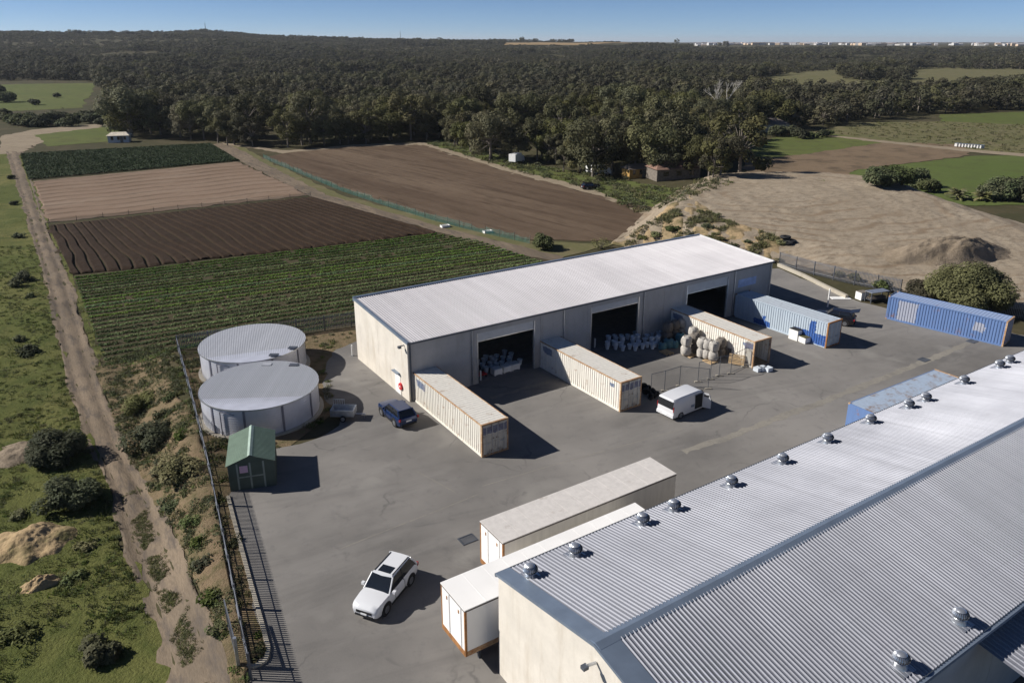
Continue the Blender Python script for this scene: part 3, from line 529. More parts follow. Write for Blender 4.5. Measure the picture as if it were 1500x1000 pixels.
rib_roof(-.1, LA + .1, 190, -.12, ZF, DEP + .02, ZB, .032).build('roof', M['roofA'], SA)
MB().box(-.2, LA + .2, DEP, DEP + .22, ZB - .3, ZB + .16).build('back_parapet', M['flash'], SA)
def slopebar(x0, x1, z0, z1): return MB().add([(x0, -.15, ZF + z0), (x1, -.15, ZF + z0), (x1, DEP + .02, ZB + z0), (x0, DEP + .02, ZB + z0), (x0, -.15, ZF + z1), (x1, -.15, ZF + z1), (x1, DEP + .02, ZB + z1), (x0, DEP + .02, ZB + z1)], [(0, 3, 2, 1), (4, 5, 6, 7), (0, 1, 5, 4), (1, 2, 6, 5), (2, 3, 7, 6), (3, 0, 4, 7)])
slopebar(-.24, .0, -.14, .09).build('barge_flashing', M['flash'], SA); slopebar(LA + .0, LA + .24, -.14, .09).build('barge_flashing', M['flashw'], SA)
MB().box(-.15, LA + .15, -.2, -.125, ZF - .16, ZF + .0).build('gutter', M['steel'], SA)
for x in (.08, 6.35, 16.95, 27.6, 41.7, LA - .15): MB().tube((x, -.1, .1), (x, -.1, ZF - .15), .055, 8).build('downpipe', M['zinc'] if x > 1 else M['steel'], SA)
for k, (d0, d1) in enumerate(doors):
    zs_ = (4.27, 4.45, 4.1)[k]; mb = MB(); nz = 9
    for i in range(nz): z0 = zs_ + (DZ - zs_) * i / nz; mb.box(d0, d1, .05 + .012 * (i % 2), .09, z0, zs_ + (DZ - zs_) * (i + 1) / nz)
    dr = mb.build('roller_door', M['shutter'], SA); MB().box(d0, d1, .03, .10, zs_ - .08, zs_).build('bottom_rail', M['zinc'], dr)
    for x in (d0 - .07, d1 + .07): MB().box(x - .06, x + .06, -.03, 0, 0, DZ).build('door_guide', M['zinc'], SA)
MB().box(42.4, 45.5, -.03, -.004, 3.35, 4.3).build('pale_blue_panel', mplain('pale_blue_panel', (.36, .45, .66), .5), SA)
ld = MB().box(-.20, -.173, 1.75, 2.85, .02, 1.95).build('side_door', M['white'], SA); MB().box(-.24, -.2, 1.85, 1.93, .95, 1.05).build('handle', M['steel'], ld)
MB().box(-.5, -.173, 1.75, 2.95, 2.1, 2.17).build('door_canopy', M['flash'], SA)
lamp = MB().box(-.55, -.173, .55, .63, 5.25, 5.33).build('flood_light_arm', M['steel'], SA); MB().box(-.75, -.5, .45, .75, 5.1, 5.28).build('flood_light_head', M['steel'], lamp)
MB().box(.2, LA - .2, .3, DEP - .3, .005, .03).build('floor_slab', M['interior'], SA)
for i in range(7): MB().box(i * 8 + .1, i * 8 + .3, .2, DEP - .2, ZF - .55, ZF - .25).build('rafter', M['steel'], SA)
hr = empty('hose_reel', (-9.05 + 1.6 * -sin(DA) - .32 * cos(DA), 62.47 + 1.6 * cos(DA) - .32 * sin(DA), 0), DA, label='red fire hose reel on the sunlit end wall of the pale roofed shed', cat='hose reel')
MB().tube((.0, 0, .95), (.22, 0, .95), .33, 20).build('reel', M['red'], hr); MB().tube((-.02, 0, .95), (.24, 0, .95), .1, 10).build('hub', M['white'], hr); MB().tube((.1, 0, 0), (.1, 0, .7), .03, 8).build('riser_pipe', M['white'], hr)
# shed B: local x along eave, y from far eave (0) to near eave (-14.7)
EB, RB_, WB, LB = 6.0, 7.5, 7.36, 66.0
SB = empty('zinc_roofed_shed', (-.66, 31.06, 0), R(33.16), label='large near shed with a steel ribbed gable roof and turbine vents', cat='shed')
def gable(x, t, m):
    mb = MB(); pts_ = [(0, 0), (0, EB), (-WB, RB_), (-2 * WB, EB), (-2 * WB, 0)]
    vs = [(x, y, z) for y, z in pts_] + [(x + t, y, z) for y, z in pts_]; mb.add(vs, [(0, 1, 2, 3, 4), (9, 8, 7, 6, 5)] + [(i, 5 + i, 5 + (i + 1) % 5, (i + 1) % 5) for i in range(5)]); return mb.build('gable_wall', m, SB)
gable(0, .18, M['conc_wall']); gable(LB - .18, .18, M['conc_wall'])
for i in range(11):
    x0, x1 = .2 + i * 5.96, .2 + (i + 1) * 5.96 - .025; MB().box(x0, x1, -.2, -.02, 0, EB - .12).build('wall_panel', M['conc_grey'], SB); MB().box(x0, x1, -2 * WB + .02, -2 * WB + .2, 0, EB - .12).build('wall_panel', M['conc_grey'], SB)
NR = 300
rib_roof(.75, LB - .2, NR, -WB + .25, RB_ + .02, .14, EB + .02, .055, flat=.52, slope=.19).build('far_roof_slope', M['roofB'], SB)
mb = rib_roof(1.0, LB - .2, NR, -2 * WB - .14, EB + .02, -WB - .25, RB_ + .02, .055, flat=.52, slope=.19); mb.build('near_roof_slope', M['roofB'], SB)
def roofbar(ya, za, yb, zb, x0, x1, h, m, nm): MB().add([(x0, ya, za), (x1, ya, za), (x1, yb, zb), (x0, yb, zb), (x0, ya, za + h), (x1, ya, za + h), (x1, yb, zb + h), (x0, yb, zb + h)], [(0, 3, 2, 1), (4, 5, 6, 7), (0, 1, 5, 4), (1, 2, 6, 5), (2, 3, 7, 6), (3, 0, 4, 7)]).build(nm, m, SB)
roofbar(.16, EB - .06, -WB - .0, RB_ - .06, -.08, .74, .15, M['flash'], 'barge_flashing'); roofbar(-2 * WB - .16, EB - .06, -WB, RB_ - .055, -.08, 1.05, .145, M['flash'], 'barge_flashing')
roofbar(-WB - .34, RB_ - .0, -WB, RB_ + .09, .0, LB, .03, M['flash'], 'ridge_cap'); roofbar(-WB + .34, RB_ - .0, -WB, RB_ + .088, .0, LB, .03, M['flash'], 'ridge_cap')
MB().box(-.05, LB, .15, .27, EB - .16, EB + .0).build('gutter', M['steel'], SB)
MB().box(1.0, LB, -2 * WB - .3, -2 * WB - .16, EB - .20, EB - .02).build('gutter', M['flash'], SB)
rib_roof(16, 60, 150, -2 * WB - 6.5, 4.3, -2 * WB - .02, 5.2, .05).build('lean_to_roof', M['roofB'], SB)
for i in range(6): MB().box(16.2 + i * 8.5, 16.4 + i * 8.5, -2 * WB - 6.4, -2 * WB - 6.2, 0, 4.25).build('lean_to_post', M['zinc'], SB)
c2 = MB().tube((-.05, -7.5, 6.75), (-.55, -7.5, 6.85), .07, 8).build('flood_light_arm', M['zinc'], SB); MB().box(-.75, -.5, -7.62, -7.38, 6.74, 6.9).build('flood_light_head', M['steel'], c2)
def turbine(label):
    t = empty('roof_vent', (0, 0, 0), 0, label=label, cat='roof vent', group='turbine vents on the near shed roof')
    MB().add([(-.55, -.6, -.10), (.55, -.6, -.10), (.55, .75, .09), (-.55, .75, .09), (-.55, -.6, -.07), (.55, -.6, -.07), (.55, .75, .12), (-.55, .75, .12)], [(0, 3, 2, 1), (4, 5, 6, 7), (0, 1, 5, 4), (1, 2, 6, 5), (2, 3, 7, 6), (3, 0, 4, 7)]).build('base_flashing', M['zinc'], t)
    MB().lathe([(.42, -.1), (.37, .08), (.33, .2), (.33, .30)], 20).build('neck', M['zinc'], t, True)
    MB().lathe([(.36, .29), (.375, .31), (.36, .33)], 20).build('collar', M['zinc'], t, True)
    mb = MB(); n = 22
    for i in range(n):
        a = 2 * pi * i / n
        sec = []
        for r_, z in ((.35, .32), (.44, .42), (.46, .55), (.40, .67), (.26, .76)):
            sec += [[(r_ * cos(a + o), r_ * sin(a + o), z) for o in (0,)][0], ((r_ - .05) * cos(a + .2), (r_ - .05) * sin(a + .2), z)]
        mb.add(sec, [(2 * j, 2 * j + 1, 2 * j + 3, 2 * j + 2) for j in range(4)])
    mb.build('fins', M['zinc'], t, kind='stuff'); MB().lathe([(.28, .75), (.23, .80), (.10, .83), (.01, .835)], 20).build('cap', M['zinc'], t, True); MB().lathe([(.33, .33), (.36, .5), (.25, .74)], 14).build('core', M['steel'], t); return t
ang = R(33.16); slope_a = math.atan2(RB_ - EB, WB); T0 = None
vent_px = [(777, 833), (843, 803), (942, 758), (988, 738), (1072, 703), (1147, 670), (1213, 640), (1276, 612), (1332, 590), (1357, 580), (1413, 555), (1465, 532), (1480, 525)]
names_ = ['at the gable corner', 'second from the gable corner', 'third from the gable corner', 'paired close after the third', 'fifth along the far eave', 'sixth along the far eave', 'seventh along the far eave', 'beside the blue flat-topped container', 'behind the blue flat-topped container', 'just past the blue flat-topped container', 'third from the frame edge', 'second from the frame edge', 'closest to the frame edge']
def place_vent(t, u, v, near):
    z = EB + .35
    for _ in range(8):
        x, y = un(u, v, z + .45); dx, dy = x + .66, y - 31.06; ly = -dx * sin(ang) + dy * cos(ang); z = (EB + (RB_ - EB) * (-ly) / WB) if not near else (EB + (RB_ - EB) * (ly + 2 * WB) / WB)
    t.scale = (.8, .8, .8); t.location = (x, y, z + .06); t.rotation_euler = (0, 0, ang + (pi if not near else 0))
for i, (u, v) in enumerate(vent_px):
    lb = 'steel turbine vent on the far roof slope, ' + names_[i]
    if T0 is None: T0 = turbine(lb); t = T0
    else: t = dup(T0); t['label'] = lb
    place_vent(t, u, v, False)
for u, v, lb in ((1320, 963, 'steel turbine vent on the near roof slope, closer to the camera'), (1407, 899, 'steel turbine vent on the near roof slope, farther one of two')):
    t = dup(T0); t['label'] = lb; place_vent(t, u, v, True)

# ------------------------------------------------------------------ containers and trailers
def corr_wall(L_, z0, z1, n, amp, y):
    """vertical corrugation along x, face towards -y at y"""
    pr = corrug(n, L_, amp, .38, .12); k = len(pr); return MB().add([(-L_ / 2 + x, y + z, z0) for x, z in pr] + [(-L_ / 2 + x, y + z, z1) for x, z in pr], [(i, i + 1, k + i + 1, k + i) for i in range(k - 1)])
def container(pa, pc, side, roof, door, label, open_doors=False, h=2.8, L_=12.19, flat=False, zb=0.02):
    """pa: near left ground corner at the door end, pc: ground point towards the closed end"""
    a = atan2(pc[1] - pa[1], pc[0] - pa[0]); w = 2.44
    # local frame: +x towards door end, so heading = a + pi ; near side (left when looking from the doors) is local -y or +y
    cx, cy = pa[0] + cos(a) * L_ / 2 + sin(a) * w / 2, pa[1] + sin(a) * L_ / 2 - cos(a) * w / 2
    c = empty('shipping_container', (cx, cy, zb), a + pi, label=label, cat='container', group='shipping containers in the yard'); l2, w2 = L_ / 2, w / 2; mr = M['rustrail'] if side.startswith('cream') or side == 'bluepaint' or flat else M['rust']
    for s in (-1, 1):
        mb = corr_wall(L_ - .3, .16, h - .12, 40, .05, -w2 + .02); 
        if s > 0: mb.v = [(-x, -y, z) for x, y, z in mb.v]
        mb.build('side_wall', M[side], c)
        MB().box(-l2 + .15, l2 - .15, s * w2 - (.0 if s < 0 else .07), s * w2 + (.07 if s < 0 else .0), h - .125, h - .02).build('top_rail', mr if side.startswith('cream') else M[side], c)
        MB().box(-l2 + .15, l2 - .15, s * w2 - (.0 if s < 0 else .07), s * w2 + (.07 if s < 0 else .0), .0, .165).build('bottom_rail', M[side], c)
        for e in (-1, 1):
            x0 = e * l2 - (.16 if e > 0 else 0); y0 = s * w2 - (.13 if s > 0 else 0); MB().box(x0, x0 + .16, y0, y0 + .13, .0, h).build('corner_post', mr if e > 0 else M[side], c)
            for z in (0, h - .118): MB().box(x0 - .004, x0 + .174 - .01, y0 - .004, y0 + .136, z - .003, z + .121).build('corner_casting', mr, c)
    pr = corrug(34, L_ - .34, .02, .4, .15); k = len(pr)
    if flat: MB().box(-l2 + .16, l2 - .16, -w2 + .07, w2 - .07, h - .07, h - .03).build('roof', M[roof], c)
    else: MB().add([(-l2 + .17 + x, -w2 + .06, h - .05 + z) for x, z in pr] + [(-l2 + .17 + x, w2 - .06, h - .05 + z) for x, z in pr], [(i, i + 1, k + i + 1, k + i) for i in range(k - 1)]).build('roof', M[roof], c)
    MB().box(-l2 + .0, -l2 + .05, -w2 + .13, w2 - .13, .02, h - .02).build('end_wall', M[side], c)
    MB().box(-l2 + .1, l2 - .1, -w2 + .1, w2 - .1, .1, .15).build('floor', M['wood'], c)
    MB().box(l2 - .14, l2 - .002, -w2 + .13, w2 - .13, h - .13, h - .002).build('door_header', mr, c); MB().box(l2 - .14, l2 - .002, -w2 + .13, w2 - .13, 0, .14).build('door_sill', mr, c)
    for s in (-1, 1):
        dw = w2 - .14; mb = MB()
        for i in range(5): z0 = .16 + i * (h - .31) / 5; mb.box(0, .035 + .02 * (i % 2), .01, dw - .01, z0 + .004, .16 + (i + 1) * (h - .31) / 5 - .004)
        d = mb.build('door', M[door], c)
        for j in (.28, .78): MB().tube((.085, j * dw, .12), (.085, j * dw, h - .12), .022, 6).build('locking_rod', M['zinc'], d)
        MB().box(.06, .11, .25 * dw, .6 * dw, 1.0, 1.05).build('handle', M['zinc'], d)
        d.location = (l2 - .05, s * (w2 - .135), 0); d.scale = (1, -s, 1)
        if open_doors: d.location = (l2 + .01, s * (w2 - .12), 0); d.rotation_euler = (0, 0, -s * R(112 if s < 0 else 118))
    return c
C1 = container((-2.335, 52.58), (-2.335 + cos(2.1448), 52.58 + sin(2.1448)), 'cream', 'creamroof', 'creamdoor', 'cream container with rust-edged roof, closest one to the dark blue car')
C2 = container((9.41, 60.35), (9.41 + cos(2.1645), 60.35 + sin(2.1645)), 'cream2', 'creamroof', 'creamdoor', 'cream container between the first and second roller doors, beside the van')
C3 = container(un(1102, 539.5), un(1102 - 129, 539.5 - 56), 'cream2', 'creamroof', 'creamdoor', 'cream container with open doors behind the bulk bags', True)
C4 = container((33.08, 75.1), (33.08 + cos(2.1816), 75.1 + sin(2.1816)), 'bluegrey', 'bluegreyroof', 'bluegrey', 'pale blue-grey container with patches of bright blue paint')
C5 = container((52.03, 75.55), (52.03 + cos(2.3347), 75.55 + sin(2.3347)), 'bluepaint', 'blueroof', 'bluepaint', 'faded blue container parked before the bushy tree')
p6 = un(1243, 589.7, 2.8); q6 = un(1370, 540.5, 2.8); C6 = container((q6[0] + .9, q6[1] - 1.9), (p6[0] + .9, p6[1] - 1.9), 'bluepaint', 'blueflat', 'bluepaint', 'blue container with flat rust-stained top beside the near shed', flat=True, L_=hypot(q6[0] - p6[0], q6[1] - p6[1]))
p6c = ((p6[0] + q6[0]) / 2, (p6[1] + q6[1]) / 2); a6 = atan2(q6[1] - p6[1], q6[0] - p6[0]); C6.location = (p6c[0] + sin(a6) * 1.22, p6c[1] - cos(a6) * 1.22, .02); C6.rotation_euler = (0, 0, a6)
def semi(pa, ang_, L_, zt, zb, side, roofm, label, h0=.95):
    """pa: near rear corner (world), ang_: direction towards the front end"""
    w = 2.46; c = empty('box_trailer', (pa[0], pa[1], 0), ang_, label=label, cat='trailer', group='box trailers by the near shed')
    MB().box(.06, L_, -.02, .02, zb + .3, zt - .1).build('side_wall', M[side], c); MB().box(.06, L_, w - .02, w + .02, zb + .3, zt - .1).build('side_wall', M[side], c)
    for y0, y1 in ((.0, w / 2 - .004), (w / 2 + .004, w)):
        d = MB().box(-.03, .03, y0 + (.08 if y0 == 0 else 0), y1 - (.08 if y0 else 0), zb + .32, zt - .12).build('rear_door', M['trailer'], c); MB().box(-.05, -.031, (y0 + y1) / 2 - .05, (y0 + y1) / 2 + .05, zt - .62, zt - .42).build('marker_lamp', M['rust'], d)
        MB().tube((-.06, y0 + .35, zb + .35), (-.06, y0 + .35, zt - .15), .02, 6).build('locking_rod', M['trailer'], d)
    MB().box(-.05, L_ + .02, -.04, w + .04, zt - .055, zt).build('roof', M[roofm], c)
    for i in range(10):
        x = 1.25 + i * 1.22
        for y in (-.026, w + .02): MB().box(x - .02, x + .02, y, y + .006, zb + .3, zt - .13).build('panel_seam', M['darktrim'] if 0 else M[side], c)
        MB().box(x - .025, x + .025, -.03, w + .03, zt, zt + .006).build('roof_seam', M[roofm], c)
    for y0 in (-.05, w - .02): MB().box(-.02, L_, y0, y0 + .07, zt - .13, zt - .058).build('top_rail', M['darktrim'], c)
    MB().box(-.05, .0, .0, w, zt - .13, zt - .058).build('door_header', M['darktrim'], c)
    for y0 in (-.03, w - .06): MB().box(-.04, .08, y0, y0 + .09, zb, zt - .1).build('corner_post', M['rust'], c)
    for y0 in (-.035, w - .03): MB().box(.08, L_, y0, y0 + .07, zb, zb + .3).build('bottom_rail', M['rustrail'], c)
    MB().box(-.05, .09, .06, w - .06, zb, zb + .32).build('rear_sill', M['rust'], c); MB().box(L_ - .02, L_ + .03, 0, w, zb + .1, zt - .06).build('front_wall', M[side], c)
    MB().box(.1, L_ - .1, .1, w - .1, zb + .25, zb + .3).build('floor', M['wood'], c)
    for y in (.7, w - .7): MB().box(.3, L_ - .2, y - .07, y + .07, zb - .22, zb + .0).build('chassis_beam', M['steel'], c)
    for x in (L_ * .62, L_ * .62 + 1.3):
        for y in (.05, w - .35):
            wh = MB().tube((x, y, .5), (x, y + .3, .5), .5, 20).build('wheel', M['black'], c); MB().tube((x, y - .01, .5), (x, y + .31, .5), .26, 14).build('rim', M['rim'], wh)
        MB().tube((x, .3, .5), (x, w - .3, .5), .07, 8).build('axle', M['steel'], c)
    for y in (.5, w - .5): MB().box(1.0, 1.14, y - .07, y + .07, .02, zb - .2).build('landing_leg', M['steel'], c)
    return c
aT = R(33.1); pt1 = un(737, 794, 3.9); pt2 = un(681, 893, 3.9)
semi(pt1, aT, 13.4, 3.9, 1.0, 'trailerside', 'trailerroof', 'box trailer with stained beige roof, farther from the near shed')
semi(pt2, aT, 13.4, 3.9, 1.0, 'trailer', 'trailer', 'box trailer with clean white roof and rusty rear sill')

# ------------------------------------------------------------------ tanks, green shed
def tank(cx, cy, Rr, h, rot, label, hatches):
    t = empty('water_tank', (cx, cy, 0), 0, label=label, cat='water tank', group='steel water tanks'); n = 72
    vs = []; zz = np.linspace(0, h, 40)
    prof = [(Rr + .008 * sin(i * 1.9), z) for i, z in enumerate(zz)]
    MB().lathe(prof, n).build('wall', M['tank'], t, True)
    m2 = MB(); k = 62; ca, sa = cos(rot), sin(rot)
    ro = Rr + .12; xs = np.sort(np.concatenate([np.linspace(-ro, ro, k + 1), np.linspace(-ro, ro, k + 1)[:-1] + ro / k * 1.35, np.linspace(-ro, ro, k + 1)[:-1] + ro / k * 1.5, np.linspace(-ro, ro, k + 1)[:-1] + ro / k * 1.85])); top = []; bot = []
    for i, x in enumerate(xs):
        hw = math.sqrt(max(ro * ro - x * x, 1e-4)); z = h + .05 + (.022 if i % 4 in (2, 3) else 0)
        top.append((x * ca - hw * sa, x * sa + hw * ca, z + hw * .02)); bot.append((x * ca + hw * sa, x * sa - hw * ca, z - hw * .02))
    m2.add(bot + top, [(i, i + 1, len(xs) + i + 1, len(xs) + i) for i in range(len(xs) - 1)]); m2.build('roof', M['tankroof'], t)
    MB().lathe([(Rr + .13, h - .07), (Rr + .13, h + .06), (Rr + .05, h + .06)], n).build('rim', M['zinc'], t) if 0 else None
    mb = MB()
    for i in range(n): a, b = 2 * pi * i / n, 2 * pi * (i + 1) / n; mb.quad((cos(a) * (Rr + .13), sin(a) * (Rr + .13), h - .06 + 0 * i), (cos(b) * (Rr + .13), sin(b) * (Rr + .13), h - .06), (cos(b) * (Rr + .125), sin(b) * (Rr + .125), h + .05), (cos(a) * (Rr + .125), sin(a) * (Rr + .125), h + .05))
    mb.build('roof_rim', M['zinc'], t)
    for i in range(10):
        a = i * 2 * pi / 10 + .35; c, s = cos(a), sin(a); MB().add([((Rr + .03) * c - .09 * s * q, (Rr + .03) * s + .09 * c * q, z) for z in (0, h - .05) for q in (-1, 1)] + [((Rr + .05) * c - .09 * s * q, (Rr + .05) * s + .09 * c * q, z) for z in (0, h - .05) for q in (-1, 1)], [(4, 5, 7, 6), (0, 4, 6, 2), (1, 3, 7, 5)]).build('seam_strip', M['seam'], t)
    MB().lathe([(Rr + .35, .0), (Rr + .35, .14), (Rr + .02, .16)], n).build('base_ring', M['kerb'], t)
    for x, y, m in hatches:
        MB().box(x - .42, x + .42, y - .25, y + .25, h + .1, h + .2).build('roof_hatch', M[m], t)
    a = -1.95; MB().tube(((Rr + .12) * cos(a), (Rr + .12) * sin(a), .2), ((Rr + .12) * cos(a), (Rr + .12) * sin(a), h - .25), .05, 8).build('overflow_pipe', M['seam'], t); MB().tube(((Rr + .12) * cos(a), (Rr + .12) * sin(a), h - .25), ((Rr - .0) * cos(a + .25), (Rr + .0) * sin(a + .25), h - .45), .04, 8).build('overflow_pipe', M['seam'], t)
    return t
tank(-25.5, 70.2, 4.93, 2.6, R(20), 'corrugated steel water tank behind, touching the field fence', [(3.1, -3.4, 'steel'), (4.4, -1.6, 'steel')])
tank(-21.8, 60.5, 4.85, 2.55, R(4), 'corrugated steel water tank next to the green shed', [(-.6, 4.1, 'tankroof'), (1.9, 4.0, 'steel')])
GS = empty('green_shed', (*un(338, 720), 0), R(16), label='small green garden shed with a gabled ribbed roof beside the palisade fence', cat='garden shed')
gw, gd, gh, gr = 3.15, 4.4, 2.15, 2.75
for x0, x1, y0, y1 in ((0, gw, 0, .05), (0, gw, gd - .05, gd)):
    MB().add([(x0, y0, 0), (x1, y0, 0), (x1, y0, gh), (gw / 2, y0, gr), (x0, y0, gh), (x0, y1, 0), (x1, y1, 0), (x1, y1, gh), (gw / 2, y1, gr), (x0, y1, gh)], [(0, 1, 2, 3, 4), (9, 8, 7, 6, 5), (0, 5, 6, 1), (1, 6, 7, 2), (2, 7, 8, 3), (3, 8, 9, 4), (4, 9, 5, 0)]).build('gable_wall', M['greenwall'], GS)
for x0 in (0, gw - .05):
    pr = corrug(22, gd - .1, .03, .4, .1); k = len(pr); MB().add([(x0 + (.05 + z if x0 else -z), .05 + y, 0) for y, z in pr] + [(x0 + (.05 + z if x0 else -z), .05 + y, gh) for y, z in pr], [(i, i + 1, k + i + 1, k + i) for i in range(k - 1)]).build('side_wall', M['greenwall'], GS)
for s in (-1, 1):
    pr = corrug(26, gd + .3, .03, .45, .12); k = len(pr); xe = gw / 2 + s * (gw / 2 + .12); MB().add([(gw / 2, -.15 + y, gr + .03 + z) for y, z in pr] + [(xe, -.15 + y, gh - .02 + z) for y, z in pr], [(i, i + 1, k + i + 1, k + i) for i in range(k - 1)]).build('roof_slope', M['greensheet'], GS)
MB().add([(gw / 2 - .17, -.17, gr + .0), (gw / 2, -.17, gr + .10), (gw / 2 + .17, -.17, gr), (gw / 2 - .17, gd + .17, gr), (gw / 2, gd + .17, gr + .1), (gw / 2 + .17, gd + .17, gr)], [(0, 1, 4, 3), (1, 2, 5, 4)]).build('ridge_cap', mplain('ridge_green', (.30, .38, .32), .5), GS)
for x in (.62, 1.5, 2.42): MB().box(x - .06, x + .06, -.03, 0, .05, 2.15).build('door_frame', M['greentrim'], GS)
for x0, x1 in ((.68, 1.44), (1.56, 2.36)):
    d = MB().box(x0, x1, -.015, -.002, .05, 2.1).build('door', M['greenwall'], GS); MB().box(x0, x1, -.03, -.016, 1.0, 1.1).build('door_rail', M['greentrim'], d)
MB().box(.78, 1.34, -.04, -.02, 1.4, 1.95).build('notice_board', M['pink'], GS)

# ------------------------------------------------------------------ vehicles
def wheel(parent, x, y, r, w, s):
    t = MB().lathe([(r * .62, -w / 2), (r * .93, -w / 2), (r, -w * .32), (r, w * .32), (r * .93, w / 2), (r * .62, w / 2)], 24); t.v = [(a, c, b) for a, b, c in t.v]
    o = t.build('wheel', M['black'], parent); o.location = (x, y, r)
    rm = MB().lathe([(r * .66, -.03), (r * .62, .03), (r * .18, .05), (.02, .055)], 20); rm.v = [(a, s * (c + w * .38), b) for a, b, c in rm.v]; rm.build('rim', M['rim'], o)
    for k in range(5):
        a = k * 2 * pi / 5; sp_k = MB().box(-.03, .03, 0, .03, .08, r * .6); sp_k.v = [(x_ * cos(a) - z_ * sin(a), s * (y_ + w * .42), x_ * sin(a) + z_ * cos(a)) for x_, y_, z_ in sp_k.v]; sp_k.build('spoke', M['rim'], o)
    return o
def sect(x, hw, z0, z1, crown=.03, tuck=.06, top_in=.06):
    """body cross section ring at station x, from sill z0 to shoulder z1"""
    zm = z0 + (z1 - z0) * .45
    return [(x, -hw + tuck, z0), (x, -hw, zm), (x, -hw + .015, z1 - .12), (x, -hw + top_in + .03, z1), (x, -hw * .45, z1 + crown), (x, hw * .45, z1 + crown), (x, hw - top_in - .03, z1), (x, hw - .015, z1 - .12), (x, hw, zm), (x, hw - tuck, z0)]
def car(name, paint, x, y, head, label, L_=4.6, w=1.86, h=1.68, rails=True, sunroof=True, cat='car', tailgate_open=False):
    c = empty(name, (x, y, .0), head, label=label, cat=cat); hw = w / 2; f, b = L_ / 2, -L_ / 2; pm = M[paint]
    st = [(b, hw * .80, .42, .86), (b + .08, hw * .93, .34, .98), (b + .45, hw, .28, 1.04), (b + 1.1, hw, .24, 1.03), (0, hw * .985, .24, 1.0), (f - 1.45, hw, .24, 1.0), (f - .9, hw * .99, .26, 1.0), (f - .35, hw * .95, .28, .95), (f - .12, hw * .88, .30, .88), (f, hw * .76, .36, .74)]
    MB().loft([sect(*s) for s in st]).build('body', pm, c, True)
    # cabin glass, roof, pillars
    zb, zt = .97, h - .05; xa, xb, xc, xd = f - 1.30, f - 2.05, b + .62, b + .12      # screen base, screen top, roof end, rear glass base
    def ring(x0, x1, z, hwz): return [(x0, -hwz, z), (x1, -hwz, z), (x1, hwz, z), (x0, hwz, z)]
    MB().loft([ring(xd, xa, zb - .05, hw - .08), ring((xd + xc) / 2 - .02, (xa + xb) / 2 + .02, (zb + zt) / 2, hw - .14), ring(xc, xb, zt, hw - .25)]).build('cabin_glass', M['glass'], c)
    rf = [(xc - .10, -hw + .26), (xc - .12, 0), (xc - .10, hw - .26), (xb + .02, hw - .24), (xb + .10, 0), (xb + .02, -hw + .24)]
    MB().add([(a_, b_, zt - .01) for a_, b_ in rf] + [(a_ * .97 + (xb + xc) / 2 * .03, b_ * .9, zt + .055) for a_, b_ in rf], [tuple(range(6))[::-1], tuple(range(6, 12))] + [(i, (i + 1) % 6, 6 + (i + 1) % 6, 6 + i) for i in range(6)]).build('roof', pm, c, True)
    for s in (-1, 1):
        MB().tube((xa - .03, s * (hw - .09), zb - .02), (xb, s * (hw - .25), zt), .05, 6).build('pillar', pm, c); MB().tube((xd + .02, s * (hw - .10), zb - .02), (xc, s * (hw - .26), zt), .075, 6).build('pillar', pm, c)
        MB().tube(((xb + xc) / 2 + .15, s * (hw - .075), zb - .02), ((xb + xc) / 2 + .12, s * (hw - .245), zt), .035, 6).build('pillar', M['black'], c)
        if rails: MB().box(xc + .05, xb - .1, s * (hw - .34) - .025, s * (hw - .34) + .025, zt + .04, zt + .085).build('roof_rail', M['black'], c)
        m_ = MB().box(xa - .38, xa - .2, s * (hw + .02), s * (hw + .20), zb + .02, zb + .18).build('mirror', pm, c)
        MB().add([(f - .62, s * hw * .90, .82), (f - .16, s * hw * .66, .74), (f - .14, s * hw * .70, .64), (f - .60, s * hw * .95, .72)], [(0, 1, 2, 3) if s > 0 else (3, 2, 1, 0)]).build('headlight', M['lamp'], c).location = (.05, s * .025, .02)
        MB().box(b - .01, b + .14, s * hw * .93 - .12, s * hw * .93 + .02, .78, .98).build('tail_light', M['tail'], c)
        for xw in (f - .93, b + .98): wheel(c, xw, s * (hw - .11), .36, .235, s); MB().lathe([(.43, -.012), (.43, .012)], 20).build('wheel_arch', M['black'], c).matrix_local = __import__('mathutils').Matrix.Translation((xw, s * (hw - .008), .40)) @ __import__('mathutils').Matrix.Rotation(pi / 2, 4, 'X')
        MB().box(b + 1.5, f - 1.5, s * (hw - .03) - .02, s * (hw - .03) + .02, .22, .34).build('sill_trim', M['black'], c)
        for xw in (f - .93, b + .98):
            arc = MB(); n_ = 12
            arc.add([(xw + rr2 * cos(pi * i / n_), s * (hw + off_), .36 + rr2 * sin(pi * i / n_)) for off_ in (-.05, .012) for rr2 in (.40, .47) for i in range(n_ + 1)], [(i, i + 1, n_ + 1 + i + 1, n_ + 1 + i) for i in range(n_)] + [(2 * (n_ + 1) + i, 2 * (n_ + 1) + i + 1, 3 * (n_ + 1) + i + 1, 3 * (n_ + 1) + i) for i in range(n_)] + [(n_ + 1 + i, n_ + 2 + i, 3 * (n_ + 1) + i + 1, 3 * (n_ + 1) + i) for i in range(n_)]); arc.build('arch_cladding', M['black'], c)
        for x_ in (-.62, .42): MB().box(x_ - .008, x_ + .008, s * (hw - .006) - .01, s * (hw - .006) + .012, .36, .95).build('door_gap', M['black'], c)
        MB().box(.05, .28, s * (hw + .0) - .015, s * (hw + .0) + .015, .82, .86).build('door_handle', pm, c)
    if sunroof: MB().box(xb - .75, xb - .15, -.42, .42, zt + .045, zt + .062).build('sunroof', M['glass'], c)
    MB().box(f - .06, f + .02, -hw * .55, hw * .55, .50, .66).build('grille', M['black'], c); MB().box(f - .06, f + .04, -hw * .62, hw * .62, .30, .42).build('lower_intake', M['black'], c)
